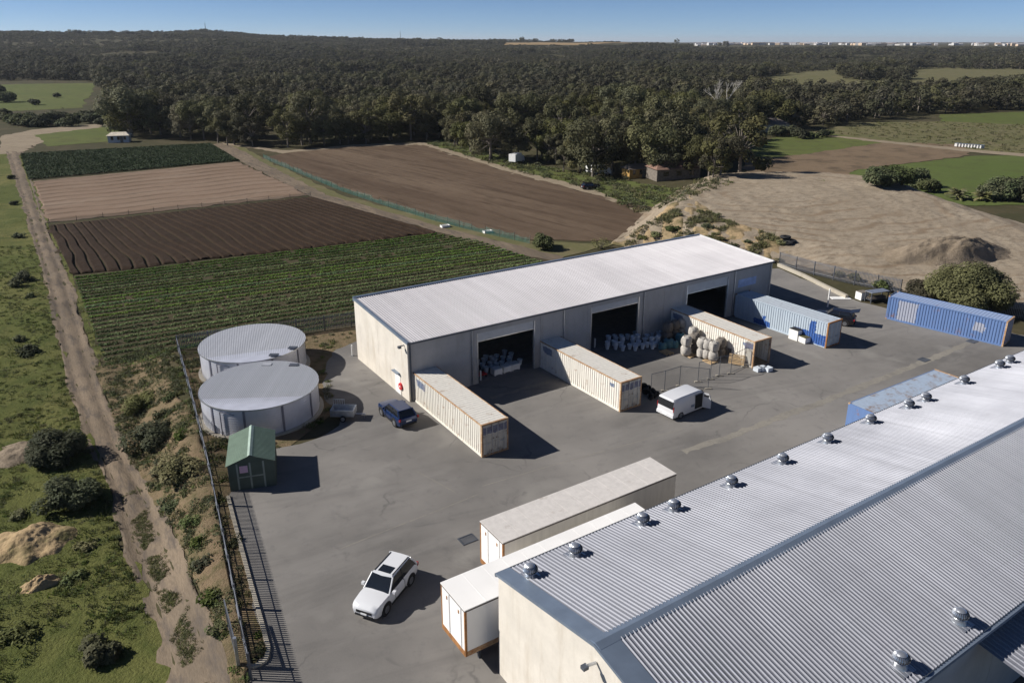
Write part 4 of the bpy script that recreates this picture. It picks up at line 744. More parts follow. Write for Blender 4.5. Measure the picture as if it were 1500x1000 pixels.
    MB().box(f + .0, f + .05, -.19, .19, .43, .53).build('number_plate', M['plate'], c); MB().box(b - .03, b + .0, -.24, .24, .66, .78).build('number_plate', M['plate'], c)
    MB().box(b - .03, b + .12, -hw * .8, hw * .8, .34, .5).build('rear_bumper', M['black'], c)
    if tailgate_open: MB().add([(xc, -.7, zt), (xc, .7, zt), (xc - .95, .65, zt + .28), (xc - .95, -.65, zt + .28), (xc, -.7, zt + .05), (xc, .7, zt + .05), (xc - .95, .65, zt + .34), (xc - .95, -.65, zt + .34)], [(3, 2, 1, 0), (4, 5, 6, 7), (0, 1, 5, 4), (1, 2, 6, 5), (2, 3, 7, 6), (3, 0, 4, 7)]).build('tailgate', pm, c)
    return c
car('white_car', 'carwhite', -7.35, 36.95, R(-113), 'white station wagon with sunroof parked alone on the open asphalt')
car('blue_car', 'carblue', -9.85, 59.2, R(125), 'dark blue hatchback parked by the sunlit shed end wall', 4.35, 1.80, 1.55, False, False)
car('dark_car', 'cardark', *un(1221, 472), R(150), 'dark car with raised tailgate behind the blue-grey container', 4.5, 1.82, 1.62, False, False, tailgate_open=True)
VA = atan2(un(1026.6, 572.5, 1.93)[1] - un(989.7, 587, 1.93)[1], un(1026.6, 572.5, 1.93)[0] - un(989.7, 587, 1.93)[0])
rr_ = un(989.7, 587, 1.93); vx, vy = rr_[0] + cos(VA) * 2.35 - sin(VA) * .93, rr_[1] + sin(VA) * 2.35 + cos(VA) * .93
VN = empty('white_van', (vx, vy, 0), VA, label='white delivery van with its front door standing open', cat='van')
def vring(x, hw, z0, z1, inn=.10): return [(x, -hw + .05, z0), (x, -hw, .62), (x, -hw, 1.05), (x, -hw + inn, z1 - .1), (x, -hw + inn + .10, z1), (x, hw - inn - .10, z1), (x, hw - inn, z1 - .1), (x, hw, 1.05), (x, hw, .62), (x, hw - .05, z0)]
MB().loft([vring(-2.48, .90, .40, 1.80), vring(-2.40, .95, .28, 1.92), vring(-1.5, .97, .24, 1.97), vring(.75, .97, .24, 1.96), vring(1.15, .97, .24, 1.86)]).build('body', M['carwhite'], VN, True)
MB().loft([vring(1.15, .97, .24, 1.86), vring(1.75, .96, .26, 1.30, .12), vring(2.2, .92, .30, 1.08, .12), vring(2.48, .80, .38, .80, .12)]).build('bonnet', M['carwhite'], VN, True)
MB().add([(1.17, -.80, 1.84), (1.17, .80, 1.84), (1.80, .84, 1.30), (1.80, -.84, 1.30)], [(0, 1, 2, 3)]).build('windscreen', M['glass'], VN).location = (.03, 0, .03)
MB().box(-2.52, -2.42, -.84, .84, 1.08, 1.76).build('rear_window', M['glass'], VN); MB().box(-2.56, -2.40, -.93, .93, .30, .56).build('rear_bumper', M['carwhite'], VN); MB().box(-2.58, -2.555, -.26, .26, .40, .51).build('number_plate', M['plate'], VN)
for s in (-1, 1):
    MB().box(-2.50, -2.40, s * .90 - .02, s * .90 + .045, .85, 1.3).build('tail_light', M['tail'], VN); MB().box(2.30, 2.46, s * .72 - .14, s * .72 + .14, .72, .92).build('headlight', M['lamp'], VN)
    for xw in (-1.55, 1.62): wheel(VN, xw, s * .86, .34, .22, s)
MB().box(.2, 1.15, -.985, -.968, .40, 1.72).build('door_opening', M['black'], VN); MB().box(-.3, .12, -.985, -.965, .72, .95).build('side_lettering_panel', mplain('van_sign', (.20, .24, .30), .5, 0, .5, 12.), VN)
vd = MB().add([(0, 0, .35), (.95, 0, .35), (.95, 0, 1.05), (.62, .08, 1.78), (0, .08, 1.80), (0, .05, .35), (.95, .05, .35), (.95, .05, 1.05), (.62, .13, 1.78), (0, .13, 1.80)], [(0, 1, 2, 3, 4), (9, 8, 7, 6, 5), (0, 5, 6, 1), (1, 6, 7, 2), (2, 7, 8, 3), (3, 8, 9, 4), (4, 9, 5, 0)]).build('front_door', M['carwhite'], VN); vd.location = (1.15, -.97, 0); vd.rotation_euler = (0, 0, R(-62)); vd.scale = (.8, 1, .93); MB().box(.12, .7, .0, .02, 1.08, 1.62).build('door_window', M['glass'], vd).location = (0, .06, 0)
MB().box(.45, .75, -.62, -.2, .5, 1.0).build('seat', M['steel'], VN)
GT = empty('cage_trailer', (*un(504, 612), 0), R(-2), label='small galvanised box trailer with a mesh cage beside the front tank', cat='trailer')
MB().box(-1.0, 1.0, -.62, .62, .42, .48).build('tray_floor', M['zinc'], GT)
for a_ in ((-1, 1, -.62, -.58, .48, 1.0), (-1, 1, .58, .62, .48, 1.0), (-1, -.96, -.58, .58, .48, 1.0), (.96, 1, -.58, .58, .48, 1.0)): MB().box(*a_).build('side_panel', M['zinc'], GT)
for i in range(6): MB().box(-1 + i * .19, -.96 + i * .19, .56, .60, 1.0, 1.5).build('cage_bar', M['zinc'], GT)
MB().box(-1.0, .0, .56, .60, 1.46, 1.5).build('cage_rail', M['zinc'], GT)
for s in (-1, 1): wheel(GT, .1, s * .74, .28, .17, s)
MB().tube((1.0, 0, .44), (1.9, 0, .44), .04, 6).build('draw_bar', M['zinc'], GT); MB().tube((1.75, 0, .0), (1.75, 0, .5), .03, 6).build('jockey_wheel_leg', M['zinc'], GT)

# ------------------------------------------------------------------ crops
d = np.array(F_TR[:2]) - np.array(F_TL[:2]); d /= np.hypot(*d); nrm = np.array([d[1], -d[0]]); nrm = nrm if nrm[1] < 0 else -nrm
FPOLY = [gp(*p)[:2] for p in ((106, 407), (640, 343), (700, 352), (798, 384), (700, 425), (523, 474), (262, 520), (155, 545))]
SF = bpy.data.objects['strawberry_field']; rng = np.random.default_rng(5)
for k in range(60):
    o = np.array(F_TL[:2]) + nrm * (.7 + k * 1.5) - d * 40; t = np.arange(0, 190, .045); q = o[None] + d[None] * t[:, None]
    ins = sdist(q[:, 0], q[:, 1], FPOLY) < -.2; q = q[ins]
    if len(q) < 60: continue
    q = np.repeat(q, 3, 0); gap = vnoise(q[:, 0] / 1.1, q[:, 1] / 1.1, k) > .10; q = q[gap]; n = len(q)
    hgt = .14 * vnoise(q[:, 0] * 1.6, q[:, 1] * 1.6, 3) + .12; off = rng.normal(0, .19, n); C = np.c_[q + nrm[None] * off[:, None], height(q[:, 0], q[:, 1]) + .06 + rng.random(n) * hgt * np.exp(-(off / .35) ** 2)]
    link('crop_row', leafmesh('crop_row', C, .21 * (.7 + .7 * rng.random(n)), 'leaf_crop', .7), SF)
n = 52000; c4 = [gp(*p) for p in ((30, 226), (308, 211), (350, 236), (42, 264))]; s_, t_ = rng.random(n), (np.floor(rng.random(n) * 26) + .5 + rng.normal(0, .16, n)) / 26
q = np.array([bil(c4, a, min(max(b, 0), 1)) for a, b in zip(s_, t_)]); link('green_crop', leafmesh('green_crop', np.c_[q, height(q[:, 0], q[:, 1]) + .1 + .35 * rng.random(n)], .5, 'leaf_dark', .7), kind='stuff', label='dark green leafy crop filling the far field', cat='crop')
# ------------------------------------------------------------------ bushes, weeds, grass
def bush(name, x, y, r, h, mat, lsize, dens, seed, **k):
    global rng
    rng = np.random.default_rng(seed); rd = random.Random(seed); C = []; NN = []; mb = MB(); nc = max(7, int(9 + r * 4))
    for i in range(nc):
        a = rd.random() * 6.28; q = r * .78 * math.sqrt(rd.random()); cr = r * rd.uniform(.28, .45); zc = max(cr * .4, h * (1 - .55 * (q / r) ** 2) * rd.uniform(.45, .85)); n = int(dens * cr * cr)
        sp_k = sphere_pts(n, .45); C.append(sp_k * np.array([cr, cr, cr * .8]) * rd.uniform(.9, 1.15) + np.array([q * cos(a), q * sin(a), zc])); NN.append(sp_k / np.linalg.norm(sp_k, axis=1)[:, None] * .5 + np.array([0, 0, .3])); mb.tube((0, 0, -.1), (q * cos(a) * .9, q * sin(a) * .9, zc), .03 + .012 * r, 5, .012)
    C = np.vstack(C); C[:, 2] = np.maximum(C[:, 2], .03); t = empty(name, (x, y, gz(x, y)), rd.random() * 6, **k); mb.build('stems', M['bark'], t); link('crown', leafmesh('crown', C, lsize * (.7 + .6 * rng.random(len(C))), mat, .3, 1.3, N=np.vstack(NN)), t); return t
def bpx(name, u, v, r, h, mat, ls, dens, seed, label, cat='bush', group=None): x, y, _ = gp(u, v); return bush(name, x, y, r, h, mat, ls, dens, seed, label=label, cat=cat, group=group)
bpx('spreading_bush', 85, 672, 2.5, 2.3, 'leaf_bush', .22, 520, 1, 'grey-green spreading bush at the corner of grass and mulch, upper of two')
bpx('spreading_bush', 100, 742, 2.2, 2.0, 'leaf_bush', .22, 520, 2, 'grey-green spreading bush beside the track above the sand mound')
bpx('bank_bush', 205, 598, 1.7, 1.2, 'leaf_olive', .2, 420, 3, 'low olive bush on the upper bank by the track')
bpx('bank_bush', 222, 652, 2.1, 1.6, 'leaf_bush', .2, 480, 4, 'wide olive-grey bush on the bank beside the tank fence')
bpx('bank_bush', 262, 700, 1.9, 1.5, 'leaf_olive', .2, 480, 5, 'dense olive bush on the bank level with the green shed')
bpx('grass_bush', 148, 962, 1.3, 1.2, 'leaf_olive', .24, 420, 6, 'small leafy bush in the grass at the bottom of the view')
for i, (u, v, r) in enumerate(((28, 348, 1.0), (36, 412, 1.4), (24, 420, 1.1), (40, 520, 1.2), (30, 500, .8), (22, 300, 1.0), (44, 436, .7), (16, 262, 1.1))): bpx('verge_bush', u, v, r, r * .9, 'leaf_bush', .25, 300, 20 + i, 'small rounded bush in the grass along the dirt track, ' + ('near its far end', 'above the paired bushes', 'of a close pair', 'with yellowish leaves', 'just above the yellowish bush', 'third from the far end', 'smallest of the row', 'second from the far end')[i], group='bushes along the track')
bpx('paddock_bush', 795, 364, 2.3, 2.6, 'leaf_bush', .3, 330, 40, 'round dark bush where the net fence ends behind the shed')
bpx('bare_shrub', 880, 364, 1.6, 2.0, 'leaf_olive', .2, 60, 41, 'thin half-bare shrub behind the pale shed roof')
bpx('large_yard_tree', 1412, 452, 4.7, 5.4, 'leaf_euc', .25, 560, 42, 'big rounded dark green tree behind the faded blue container', 'tree')
bpx('large_yard_tree', 1368, 444, 3.0, 3.3, 'leaf_euc', .25, 560, 46, 'lower lobe-shaped dark tree left of the big rounded tree', 'tree')
bpx('fence_bush', 1292, 424, 1.3, 1.5, 'leaf_bush', .25, 300, 43, 'bush by the fence left of the blue container')
bpx('fence_bush', 1252, 412, 1.1, 1.1, 'leaf_olive', .25, 300, 44, 'low shrub in front of the sand side fence')
bpx('fence_bush', 1228, 405, .9, .8, 'leaf_olive', .22, 300, 45, 'smallest shrub at the foot of the sand side fence')
for i, (u, v, r) in enumerate(((1285, 274, 3.4), (1308, 272, 3.8), (1338, 274, 3.6), (1362, 282, 2.6), (1470, 292, 4.2), (1492, 294, 4.6), (1452, 292, 3.2))): bpx('plateau_bush', u, v, r, r * 1.1, 'leaf_bush', .5, 110, 50 + i, ('leftmost dark bush behind the plateau rim', 'second dark bush behind the plateau rim', 'third dark bush behind the plateau rim', 'smaller bush ending the plateau rim clump', 'broad olive bush beside the palms', 'bush at the frame edge behind the plateau', 'bush between palms and the broad olive bush')[i], group='bushes behind the plateau')
for i, (u, v, r) in enumerate(((1040, 366, .9), (1056, 352, .9), (1075, 362, .8), (1142, 358, 1.0), (1096, 356, .7), (960, 346, 1.0), (985, 338, 1.2), (1010, 345, 1.0), (1035, 335, 1.1), (940, 350, .9), (1050, 318, .9), (1025, 312, .8))): bpx('slope_shrub', u, v, r, r * .7, 'leaf_olive' if i % 2 else 'leaf_bush', .25, 260, 70 + i, 'low shrub on the eroded sandy slope behind the shed', group='shrubs on the sandy slope')
for i in range(46):
    u = -10 + 245 * (i + random.random()) / 46; v = 172 + 14 * random.random() + (u > 150) * 6; r = random.uniform(2.2, 4.2); bpx('hedge_bush', u, v, r, r * 1.1, 'leaf_bush', .75, 42, 100 + i, 'dark bush in the ragged belt below the west paddock', group='bushes of the west belt')
for i, (u, v, r) in enumerate(((52, 154, 3.2), (84, 143, 2.5), (8, 150, 5.5), (-6, 140, 6.5))): bpx('paddock_bush', u, v, r, r * 1.1, 'leaf_bush', .8, 34, 160 + i, 'dark bush standing in the west paddock, ' + ('larger round one', 'small far one', 'tall one at the frame edge', 'behind the one at the frame edge')[i])
for i, (u, v, r) in enumerate(((1156, 198, 3.0), (1172, 203, 2.8), (1190, 203, 1.8), (1204, 201, 2.2), (1213, 199, 1.8), (1138, 200, 3.2))): bpx('garden_bush', u, v, r, r * 1.2, 'leaf_bush', .7, 60, 170 + i, 'bush in the farmhouse garden row, ' + ('beside the house', 'third along', 'smallest', 'fifth along', 'last one', 'right under the house')[i], group='farmhouse garden bushes')
for i, (u, v, r) in enumerate(((128, 800, .8), (30, 935, 1.1), (20, 760, .9), (108, 850, .7))): bpx('scrub_clump', u, v, r, r * .5, 'leaf_bright' if i % 2 else 'leaf_olive', .2, 330, 300 + i, 'ragged low scrub clump in the weedy grass below the mulch heap', group='scrub clumps beside the track')
for i, (u, v, r) in enumerate(((250, 585, .8), (236, 612, .9), (270, 640, .8), (250, 745, 1.0), (282, 770, .9), (300, 830, .8), (310, 880, .8), (322, 925, .7), (290, 800, .7), (240, 690, 1.0))): bpx('bank_scrub', u, v, r, r * .7, 'leaf_bush' if i % 2 else 'leaf_bright', .18, 330, 330 + i, 'small weedy clump on the sandy bank below the fence', group='weedy clumps on the bank')
def palm(u, v, h, lb):
    x, y, z = gp(u, v); t = empty('palm', (x, y, z), random.random() * 6, label=lb, cat='palm'); MB().tube((0, 0, -.2), (.1, 0, h * .2), .25, 8, .2).build('trunk', M['bark'], t, True)
    for i in range(26):
        a = i * 2.4; el = R(78 - 2.6 * i); mb = MB(); L_ = h * .62; pts_ = []
        for j in range(7): s = j / 6; pts_.append(np.array([cos(a) * L_ * s * cos(el * (1 - .2 * s)), sin(a) * L_ * s * cos(el * (1 - .2 * s)), h * .18 + L_ * s * sin(el) - 1.2 * s * s]))
        sd = np.array([-sin(a), cos(a), 0]) * .42
        P_ = np.array([[p - sd * (1 - .8 * abs(j / 6 - .45)) + [0, 0, -.15], p, p + sd * (1 - .8 * abs(j / 6 - .45)) + [0, 0, -.15]] for j, p in enumerate(pts_)]); mb.grid(P_).build('frond', M['leaf_olive'], t)
palm(1402, 292, 4.5, 'small feathery palm behind the plateau rim, closer to the dark bushes'); palm(1438, 294, 4.2, 'small feathery palm behind the plateau rim, beside the broad olive bush')
dt = empty('bare_tree', gp(1053, 195), 0, label='pale leafless tree standing before the dark wood', cat='tree'); mb = MB(); rd = random.Random(3)
def limb(p, dr, L_, r, dep):
    q = p + dr * L_; mb.tube(p, q, r, 6, r * .65)
    if dep:
        for _ in range(3 if dep > 1 else 4): nd = dr + np.array([rd.uniform(-.7, .7), rd.uniform(-.7, .7), rd.uniform(-.1, .4)]); nd /= np.linalg.norm(nd); limb(q, nd, L_ * rd.uniform(.6, .8), r * .6, dep - 1)
limb(np.array([0, 0, -.2]), np.array([0, 0, 1.]), 6.4, .34, 4); mb.build('branches', M['bark_pale'], dt); MB().tube((0, 0, -.3), (0, 0, 2.2), .36, 8, .3).build('trunk', M['bark_pale'], dt, True)
def tuft(n, h, spread, mat, seed, w=.035):
    r2 = np.random.default_rng(seed); v = []; f = []
    for i in range(n):
        a = r2.random() * 6.28; q = spread * r2.random() ** .5; x, y = q * cos(a), q * sin(a); b = r2.random() * 6.28; l = h * (.6 + .6 * r2.random()); dx, dy = cos(b) * l * .5, sin(b) * l * .5; px_, py_ = -sin(b) * w, cos(b) * w; k = len(v)
        v += [(x - px_, y - py_, 0), (x + px_, y + py_, 0), (x + dx * .4 + px_ * .7, y + dy * .4 + py_ * .7, l * .65), (x + dx * .4 - px_ * .7, y + dy * .4 - py_ * .7, l * .65), (x + dx, y + dy, l)]; f += [(k, k + 1, k + 2, k + 3), (k + 3, k + 2, k + 4)]
    me = bpy.data.meshes.new('tuft'); me.from_pydata(v, [], f); me.materials.append(M[mat]); return me
def weed(n, r, h, ls, mat, seed):
    global rng
    rng = np.random.default_rng(seed); C = sphere_pts(n, .3) * np.array([r, r, h]); C[:, 2] = np.abs(C[:, 2]); return leafmesh('weed', C, ls, mat, .6, 1.2)
rng = np.random.default_rng(11)
def spread(n, poly, keep=None):
    poly = [p[:2] for p in poly]; a = np.array(poly); lo, hi = a.min(0), a.max(0); q = rng.uniform(lo, hi, (n, 2)); q = q[sdist(q[:, 0], q[:, 1], poly) < 0]
    if keep is not None: q = q[keep(q[:, 0], q[:, 1])]
    return q
def scat(name, q, meshes, lo, hi, off=0, **k):
    n = len(q); s = rng.uniform(lo, hi, n); return scatter(name, np.c_[q, height(q[:, 0], q[:, 1]) + off], meshes, np.c_[s, s, s * rng.uniform(.7, 1.2, n)], np.c_[np.zeros(n), np.zeros(n), rng.uniform(0, 6.28, n)], rng.integers(0, len(meshes), n), **k)
GM = [tuft(16, .26, .30, 'leaf_bright', 1), tuft(16, .22, .34, 'leaf_olive', 2), weed(40, .30, .16, .14, 'leaf_bright', 3), tuft(18, .3, .3, 'leaf_bright', 4)]
lg = [(p[0] + .1, p[1]) for p in tl[3:]]; LG = lg + [(p[0] - 26, p[1] - 2) for p in lg[::-1]]
scat('grass', spread(70000, LG, lambda x, y: ((y < 58) | (x > np.interp(y, [p[1] for p in tl[::-1]], [p[0] for p in tl[::-1]]) - 7 - 3 * vnoise(x / 4, y / 4, 90))) & (vnoise(x / 2.6, y / 2.6, 91) > .27) & (rng.random(len(x)) < np.clip(1.35 - y / 100, .2, 1))), GM, .38, .9, .08, label='lush uneven grass left of the dirt track', cat='grass')
BK = [p[:2] for p in tr[5:-1]] + [(-12.3, 27), (-13.9, 32), (-17.9, 40.4), (-22.3, 49.6), (-27.9, 60.8), (-34.8, 74.2), (-40, 80)]
WM = [weed(60, .38, .30, .15, 'leaf_bright', 5), weed(50, .34, .22, .13, 'leaf_olive', 6), tuft(20, .4, .4, 'leaf_olive', 7), weed(70, .5, .4, .15, 'leaf_bush', 8)]
scat('bank_weeds', spread(30000, BK, lambda x, y: vnoise(x / 1.9, y / 1.9, 93) + .35 * vnoise(x / .6, y / .6, 94) > .47), WM, .3, .95, .05, label='scattered weeds over the sandy bank', cat='weeds')
ST = [(-34.5, 74), (-27.7, 60.8), (-22.1, 49.7), (-17.7, 40.4), (-13.7, 32.0), un(391, 950), un(364, 840), un(333, 728), (-19.2, 53), (-16.5, 57.5), (-15.6, 60.5), (-17, 66), (-19.5, 72), (-17.5, 80)]
scat('strip_weeds', spread(5200, ST, lambda x, y: (vnoise(x / 1.3, y / 1.3, 95) > .44) & (np.hypot(x + 21.8, y - 60.5) > 5.3) & (np.hypot(x + 25.5, y - 70.2) > 5.4) & ~((np.abs(x + 18.8) < 2.3) & (np.abs(y - 50) < 2.6))), WM, .4, .95, 0, label='weeds between the palisade fence and the yard', cat='weeds')
tm = [((a[0] + b[0]) / 2, (a[1] + b[1]) / 2) for a, b in zip(tl, tr)]; cs = resample(tm[7:], 2600) + rng.normal(0, .24, (2600, 2)); scat('track_grass', cs[vnoise(cs[:, 0] / 2, cs[:, 1] / 2, 8) > .35], [GM[1], WM[1], GM[0], GM[1]], .22, .55, .04, label='strip of grass between the wheel ruts', cat='grass')
ve = [gp(*p)[:2] for p in ((58, 300), (80, 360), (105, 420), (141, 540), (165, 600), (262, 524), (152, 522), (106, 405), (70, 328))]; scat('verge_grass', spread(6000, ve, lambda x, y: vnoise(x / 2, y / 2, 97) > .4), [GM[1], WM[2], WM[1]], .6, 1.3, 0, label='rough grass between track and fields', cat='grass')
sl_ = [PLAT[0], gp(960, 318)[:2], gp(1006, 290)[:2], gp(1050, 320)[:2], gp(1160, 358)[:2], PLAT[14], PLAT[15], PLAT[16], PLAT[17]]; scat('slope_weeds', spread(5200, sl_, lambda x, y: vnoise((x - .9 * y) / 2.4, (x + y) / 9, 99) > .55), [WM[1], WM[1], WM[2]], .7, 1.5, .2, label='patchy weeds on the sandy slope', cat='weeds')
sc_ = [gp(*p)[:2] for p in ((1215, 196), (1260, 181), (1380, 179), (1520, 184), (1520, 228), (1420, 218), (1300, 206))]; scat('scrub_tussocks', spread(1500, sc_), [WM[1], WM[2], WM[1]], .8, 2.0, 0, label='tussocks across the rough scrub paddock', cat='scrub')
eg = [gp(*p)[:2] for p in ((630, 212), (752, 250), (875, 281), (985, 304), (1080, 268), (900, 262), (790, 242), (640, 205))]; scat('wood_edge_weeds', spread(3500, eg), [WM[1], WM[3], WM[2]], 1., 2.6, 0, label='grass and weeds along the wood edge', cat='weeds')

# ------------------------------------------------------------------ fences
PALE = MB(); PALE.add([(-.035, -.012, .06), (.035, -.012, .06), (.035, .012, .06), (-.035, .012, .06), (-.035, -.012, 1.72), (.035, -.012, 1.72), (.035, .012, 1.72), (-.035, .012, 1.72), (0, 0, 1.85)], [(0, 3, 2, 1), (0, 1, 5, 4), (1, 2, 6, 5), (2, 3, 7, 6), (3, 0, 4, 7), (4, 5, 8), (5, 6, 8), (6, 7, 8), (7, 4, 8)]); PALE_ME = PALE.mesh('pale', M['steelfence'])
def palisade(pl, label, n_max=290, sp=.17, h=1.85):
    a = np.array(pl, float); Lt = np.hypot(*np.diff(a, axis=0).T).sum(); f = empty('palisade_fence', (a[0][0], a[0][1], gz(*a[0])), 0, label=label, cat='fence'); n = min(n_max, int(Lt / sp)); q = resample(a, n); z0 = gz(*a[0]); hz = height(q[:, 0], q[:, 1])
    for i in range(n):
        j = min(i, n - 2); an = atan2(q[j + 1][1] - q[j][1], q[j + 1][0] - q[j][0]); o = link('pale', PALE_ME, f, (q[i][0] - a[0][0], q[i][1] - a[0][1], hz[i] - z0), (0, 0, an)); o.scale = (1, 1, h / 1.85)
    m = max(2, int(Lt / 2.75) + 1); p = resample(a, m); pz = height(p[:, 0], p[:, 1]) - z0
    for i in range(m): x, y = p[i] - a[0]; MB().box(x - .05, x + .05, y - .05, y + .05, pz[i] - .05, pz[i] + h - .1).build('post', M['steelfence'], f)
    for zr in (.38, h - .32):
        for i in range(m - 1): MB().tube((*(p[i] - a[0]), pz[i] + zr), (*(p[i + 1] - a[0]), pz[i + 1] + zr), .032, 4).build('rail', M['steelfence'], f)
    return f
palisade(FENCE + [(-13.2, 30.6)], 'grey steel palisade fence along the bank, casting a striped shadow on the asphalt')
palisade([(-34.9, 74.5), (-17.9, 81.8), (-10.5, 86.5)], 'grey steel palisade fence between the tanks and the crop rows')
palisade([un(1141, 389), un(1180, 400), un(1240, 415), un(1318, 431)], 'pale steel palisade fence between the yard and the sand plateau', h=2.1)
palisade([un(1446, 462), un(1520, 470)], 'short length of palisade fence beyond the faded blue container', h=2.1)
gt = empty('sliding_gate', (*un(349, 975), gz(*un(349, 975))), R(118), label='grey steel gate leaf folded back at the end of the palisade fence', cat='gate')
for a_ in ((0, 3.4, -.03, .03, .15, .23), (0, 3.4, -.03, .03, 1.62, 1.72), (0, .08, -.03, .03, .23, 1.62), (3.32, 3.4, -.03, .03, .23, 1.62)): MB().box(*a_).build('frame', M['steelfence'], gt)
for i in range(20): MB().box(.14 + i * .16, .18 + i * .16, -.015, .015, .23, 1.62).build('bar', M['steelfence'], gt)
MB().box(-.22, -.06, -.08, .08, 0, 1.95).build('gate_post', M['zinc'], gt)
KW = [un(1140, 390), un(1175, 405), un(1205, 420), un(1240, 437)]; kq = resample(KW, 12)
mb = MB(); kdd = np.gradient(kq, axis=0); kdd /= np.hypot(*kdd.T)[:, None]; kn_ = np.stack([-kdd[:, 1], kdd[:, 0]], -1)
mb.loft([[(*(kq[i] + kn_[i] * .2), 0), (*(kq[i] - kn_[i] * .2), 0), (*(kq[i] - kn_[i] * .2), .45), (*(kq[i] + kn_[i] * .2), .45)] for i in range(12)]).build('retaining_wall', M['kerb'], label='low concrete retaining wall beside the shed ramp', cat='wall')
def netfence(pxs, label, h=1.1, sp=3.2, net='net', px=True):
    a = np.array([gp(*p)[:2] for p in pxs]) if px else np.array(pxs); Lt = np.hypot(*np.diff(a, axis=0).T).sum(); n = int(Lt / sp) + 1; p = resample(a, n); z = height(p[:, 0], p[:, 1]); f = empty('net_fence', (*p[0], z[0]), 0, label=label, cat='fence')
    for i in range(n): x, y = p[i] - p[0]; MB().tube((x, y, z[i] - z[0] - .1), (x + random.uniform(-.05, .05), y, z[i] - z[0] + h + .15), .045, 5).build('post', M['bark'], f)
    for i in range(n - 1):
        t = np.linspace(0, 1, 7); b = p[i][None] * (1 - t[:, None]) + p[i + 1][None] * t[:, None] - p[0]; zz = z[i] * (1 - t) + z[i + 1] * t - z[0]; sag = h * (random.uniform(.75, 1.0) - .22 * np.sin(pi * t) * random.random()); wob = (rng.random(7) - .5) * .12
        MB().grid(np.stack([np.c_[b, zz + .02], np.c_[b[:, 0] + wob, b[:, 1] + wob, zz + sag]], 1)).build('net', M[net], f)
netfence([(72, 327), (200, 313), (330, 300), (455, 287)], 'low green net fence between tan and dark ploughed fields', .8, 4.2)
netfence([(386, 232), (440, 255), (500, 280), (560, 300), (630, 322), (700, 340), (776, 357)], 'green net fence along the bare brown paddock', 1.35, 3.4)

# ------------------------------------------------------------------ yard stock
def prop(name, u, v, rz, label, cat, group=None): x, y = un(u, v); return empty(name, (x, y, .012), rz, label=label, cat=cat, group=group)
BAGM = {}
def bagmesh(m, seed):
    if (m, seed) not in BAGM:
        n = 14; mb = MB(); rd = random.Random(seed); prof = [(.30, .0), (.46, .08), (.53, .35), (.52, .65), (.45, .90), (.28, 1.02), (.05, .98)]; vs = []
        for j, (r_, z) in enumerate(prof):
            for i in range(n): a = 2 * pi * i / n; k = r_ * (1 + rd.uniform(-.06, .06)) * (1 + .05 * cos(4 * a)); vs.append((k * cos(a), k * sin(a), z))
        mb.add(vs, [(j * n + i, j * n + (i + 1) % n, (j + 1) * n + (i + 1) % n, (j + 1) * n + i) for j in range(len(prof) - 1) for i in range(n)] + [tuple(range(n))[::-1], tuple(range(len(prof) * n - n, len(prof) * n))]); BAGM[(m, seed)] = mb.mesh('bag', M[m], True)
    return BAGM[(m, seed)]
loops = MB()
for a in (.4, 1.97, 3.54, 5.1): loops.tube((.36 * cos(a), .36 * sin(a), .88), (.30 * cos(a + .2), .30 * sin(a + .2), 1.14), .02, 4).tube((.30 * cos(a + .2), .30 * sin(a + .2), 1.14), (.36 * cos(a + .5), .36 * sin(a + .5), .9), .02, 4)
LOOP = loops.mesh('lifting_loops', M['bagdark'])
bags = [(1004, 521, 2, 'bag'), (1016, 517, 2, 'bagdark'), (1027, 524, 2, 'bag'), (1035, 526, 2, 'bag'), (1044, 529, 2, 'bag'), (1054, 524, 2, 'bagdark'), (1064, 521, 1, 'bagdark'), (1014, 507, 2, 'bag'), (977, 500, 2, 'bagdark'), (987, 497, 2, 'bagdark'), (998, 494, 2, 'bag'), (1072, 523, 1, 'bagdark')]
for i, (u, v, n, m) in enumerate(bags):
    for k in range(n):
        b = prop('bulk_bag', u, v, random.random() * 6, ('lower ' if n > 1 and k == 0 else 'upper ' if n > 1 else 'single ') + ('beige' if m == 'bag' else 'dark') + ' woven bulk bag, ' + ('end of the front row', 'second in the front row', 'third in the front row', 'fourth in the front row', 'front corner of the row', 'behind the front corner', 'against the open container', 'in the middle of the stack', 'beside the teal drums', 'behind the teal drums', 'by the container wall', 'last against the open container')[i], 'bulk bag', 'bulk bags stacked by the open container')
        b.location.z = .15 + k * 1.02; link('bag_body', bagmesh(m, i % 4), b); link('lifting_loops', LOOP, b)
def pallet_mesh():
    mb = MB()
    for i in range(7): mb.box(-.6, .6, -.5 + i * .15, -.4 + i * .15, .11, .13)
    for y in (-.45, 0, .4): mb.box(-.6, .6, y, y + .08, 0, .11)
    return mb
PL = pallet_mesh().mesh('pallet', M['wood'])
for i, (u, v) in enumerate(((1010, 521), (1040, 530), (976, 517))): link('pallet', PL, None, (*un(u, v), .014), (0, 0, DA + R(90)), label='wooden pallet under the bulk bags, ' + ('rear one', 'front one', 'by the teal drums')[i], cat='pallet', kind='thing')
for i, u in enumerate((1076, 1082)): link('pallet', PL, None, (*un(u, 534 + i), .62), (R(78), 0, DA + R(-60)), label=('inner', 'outer')[i] + ' timber pallet leaning on the open container', cat='pallet')
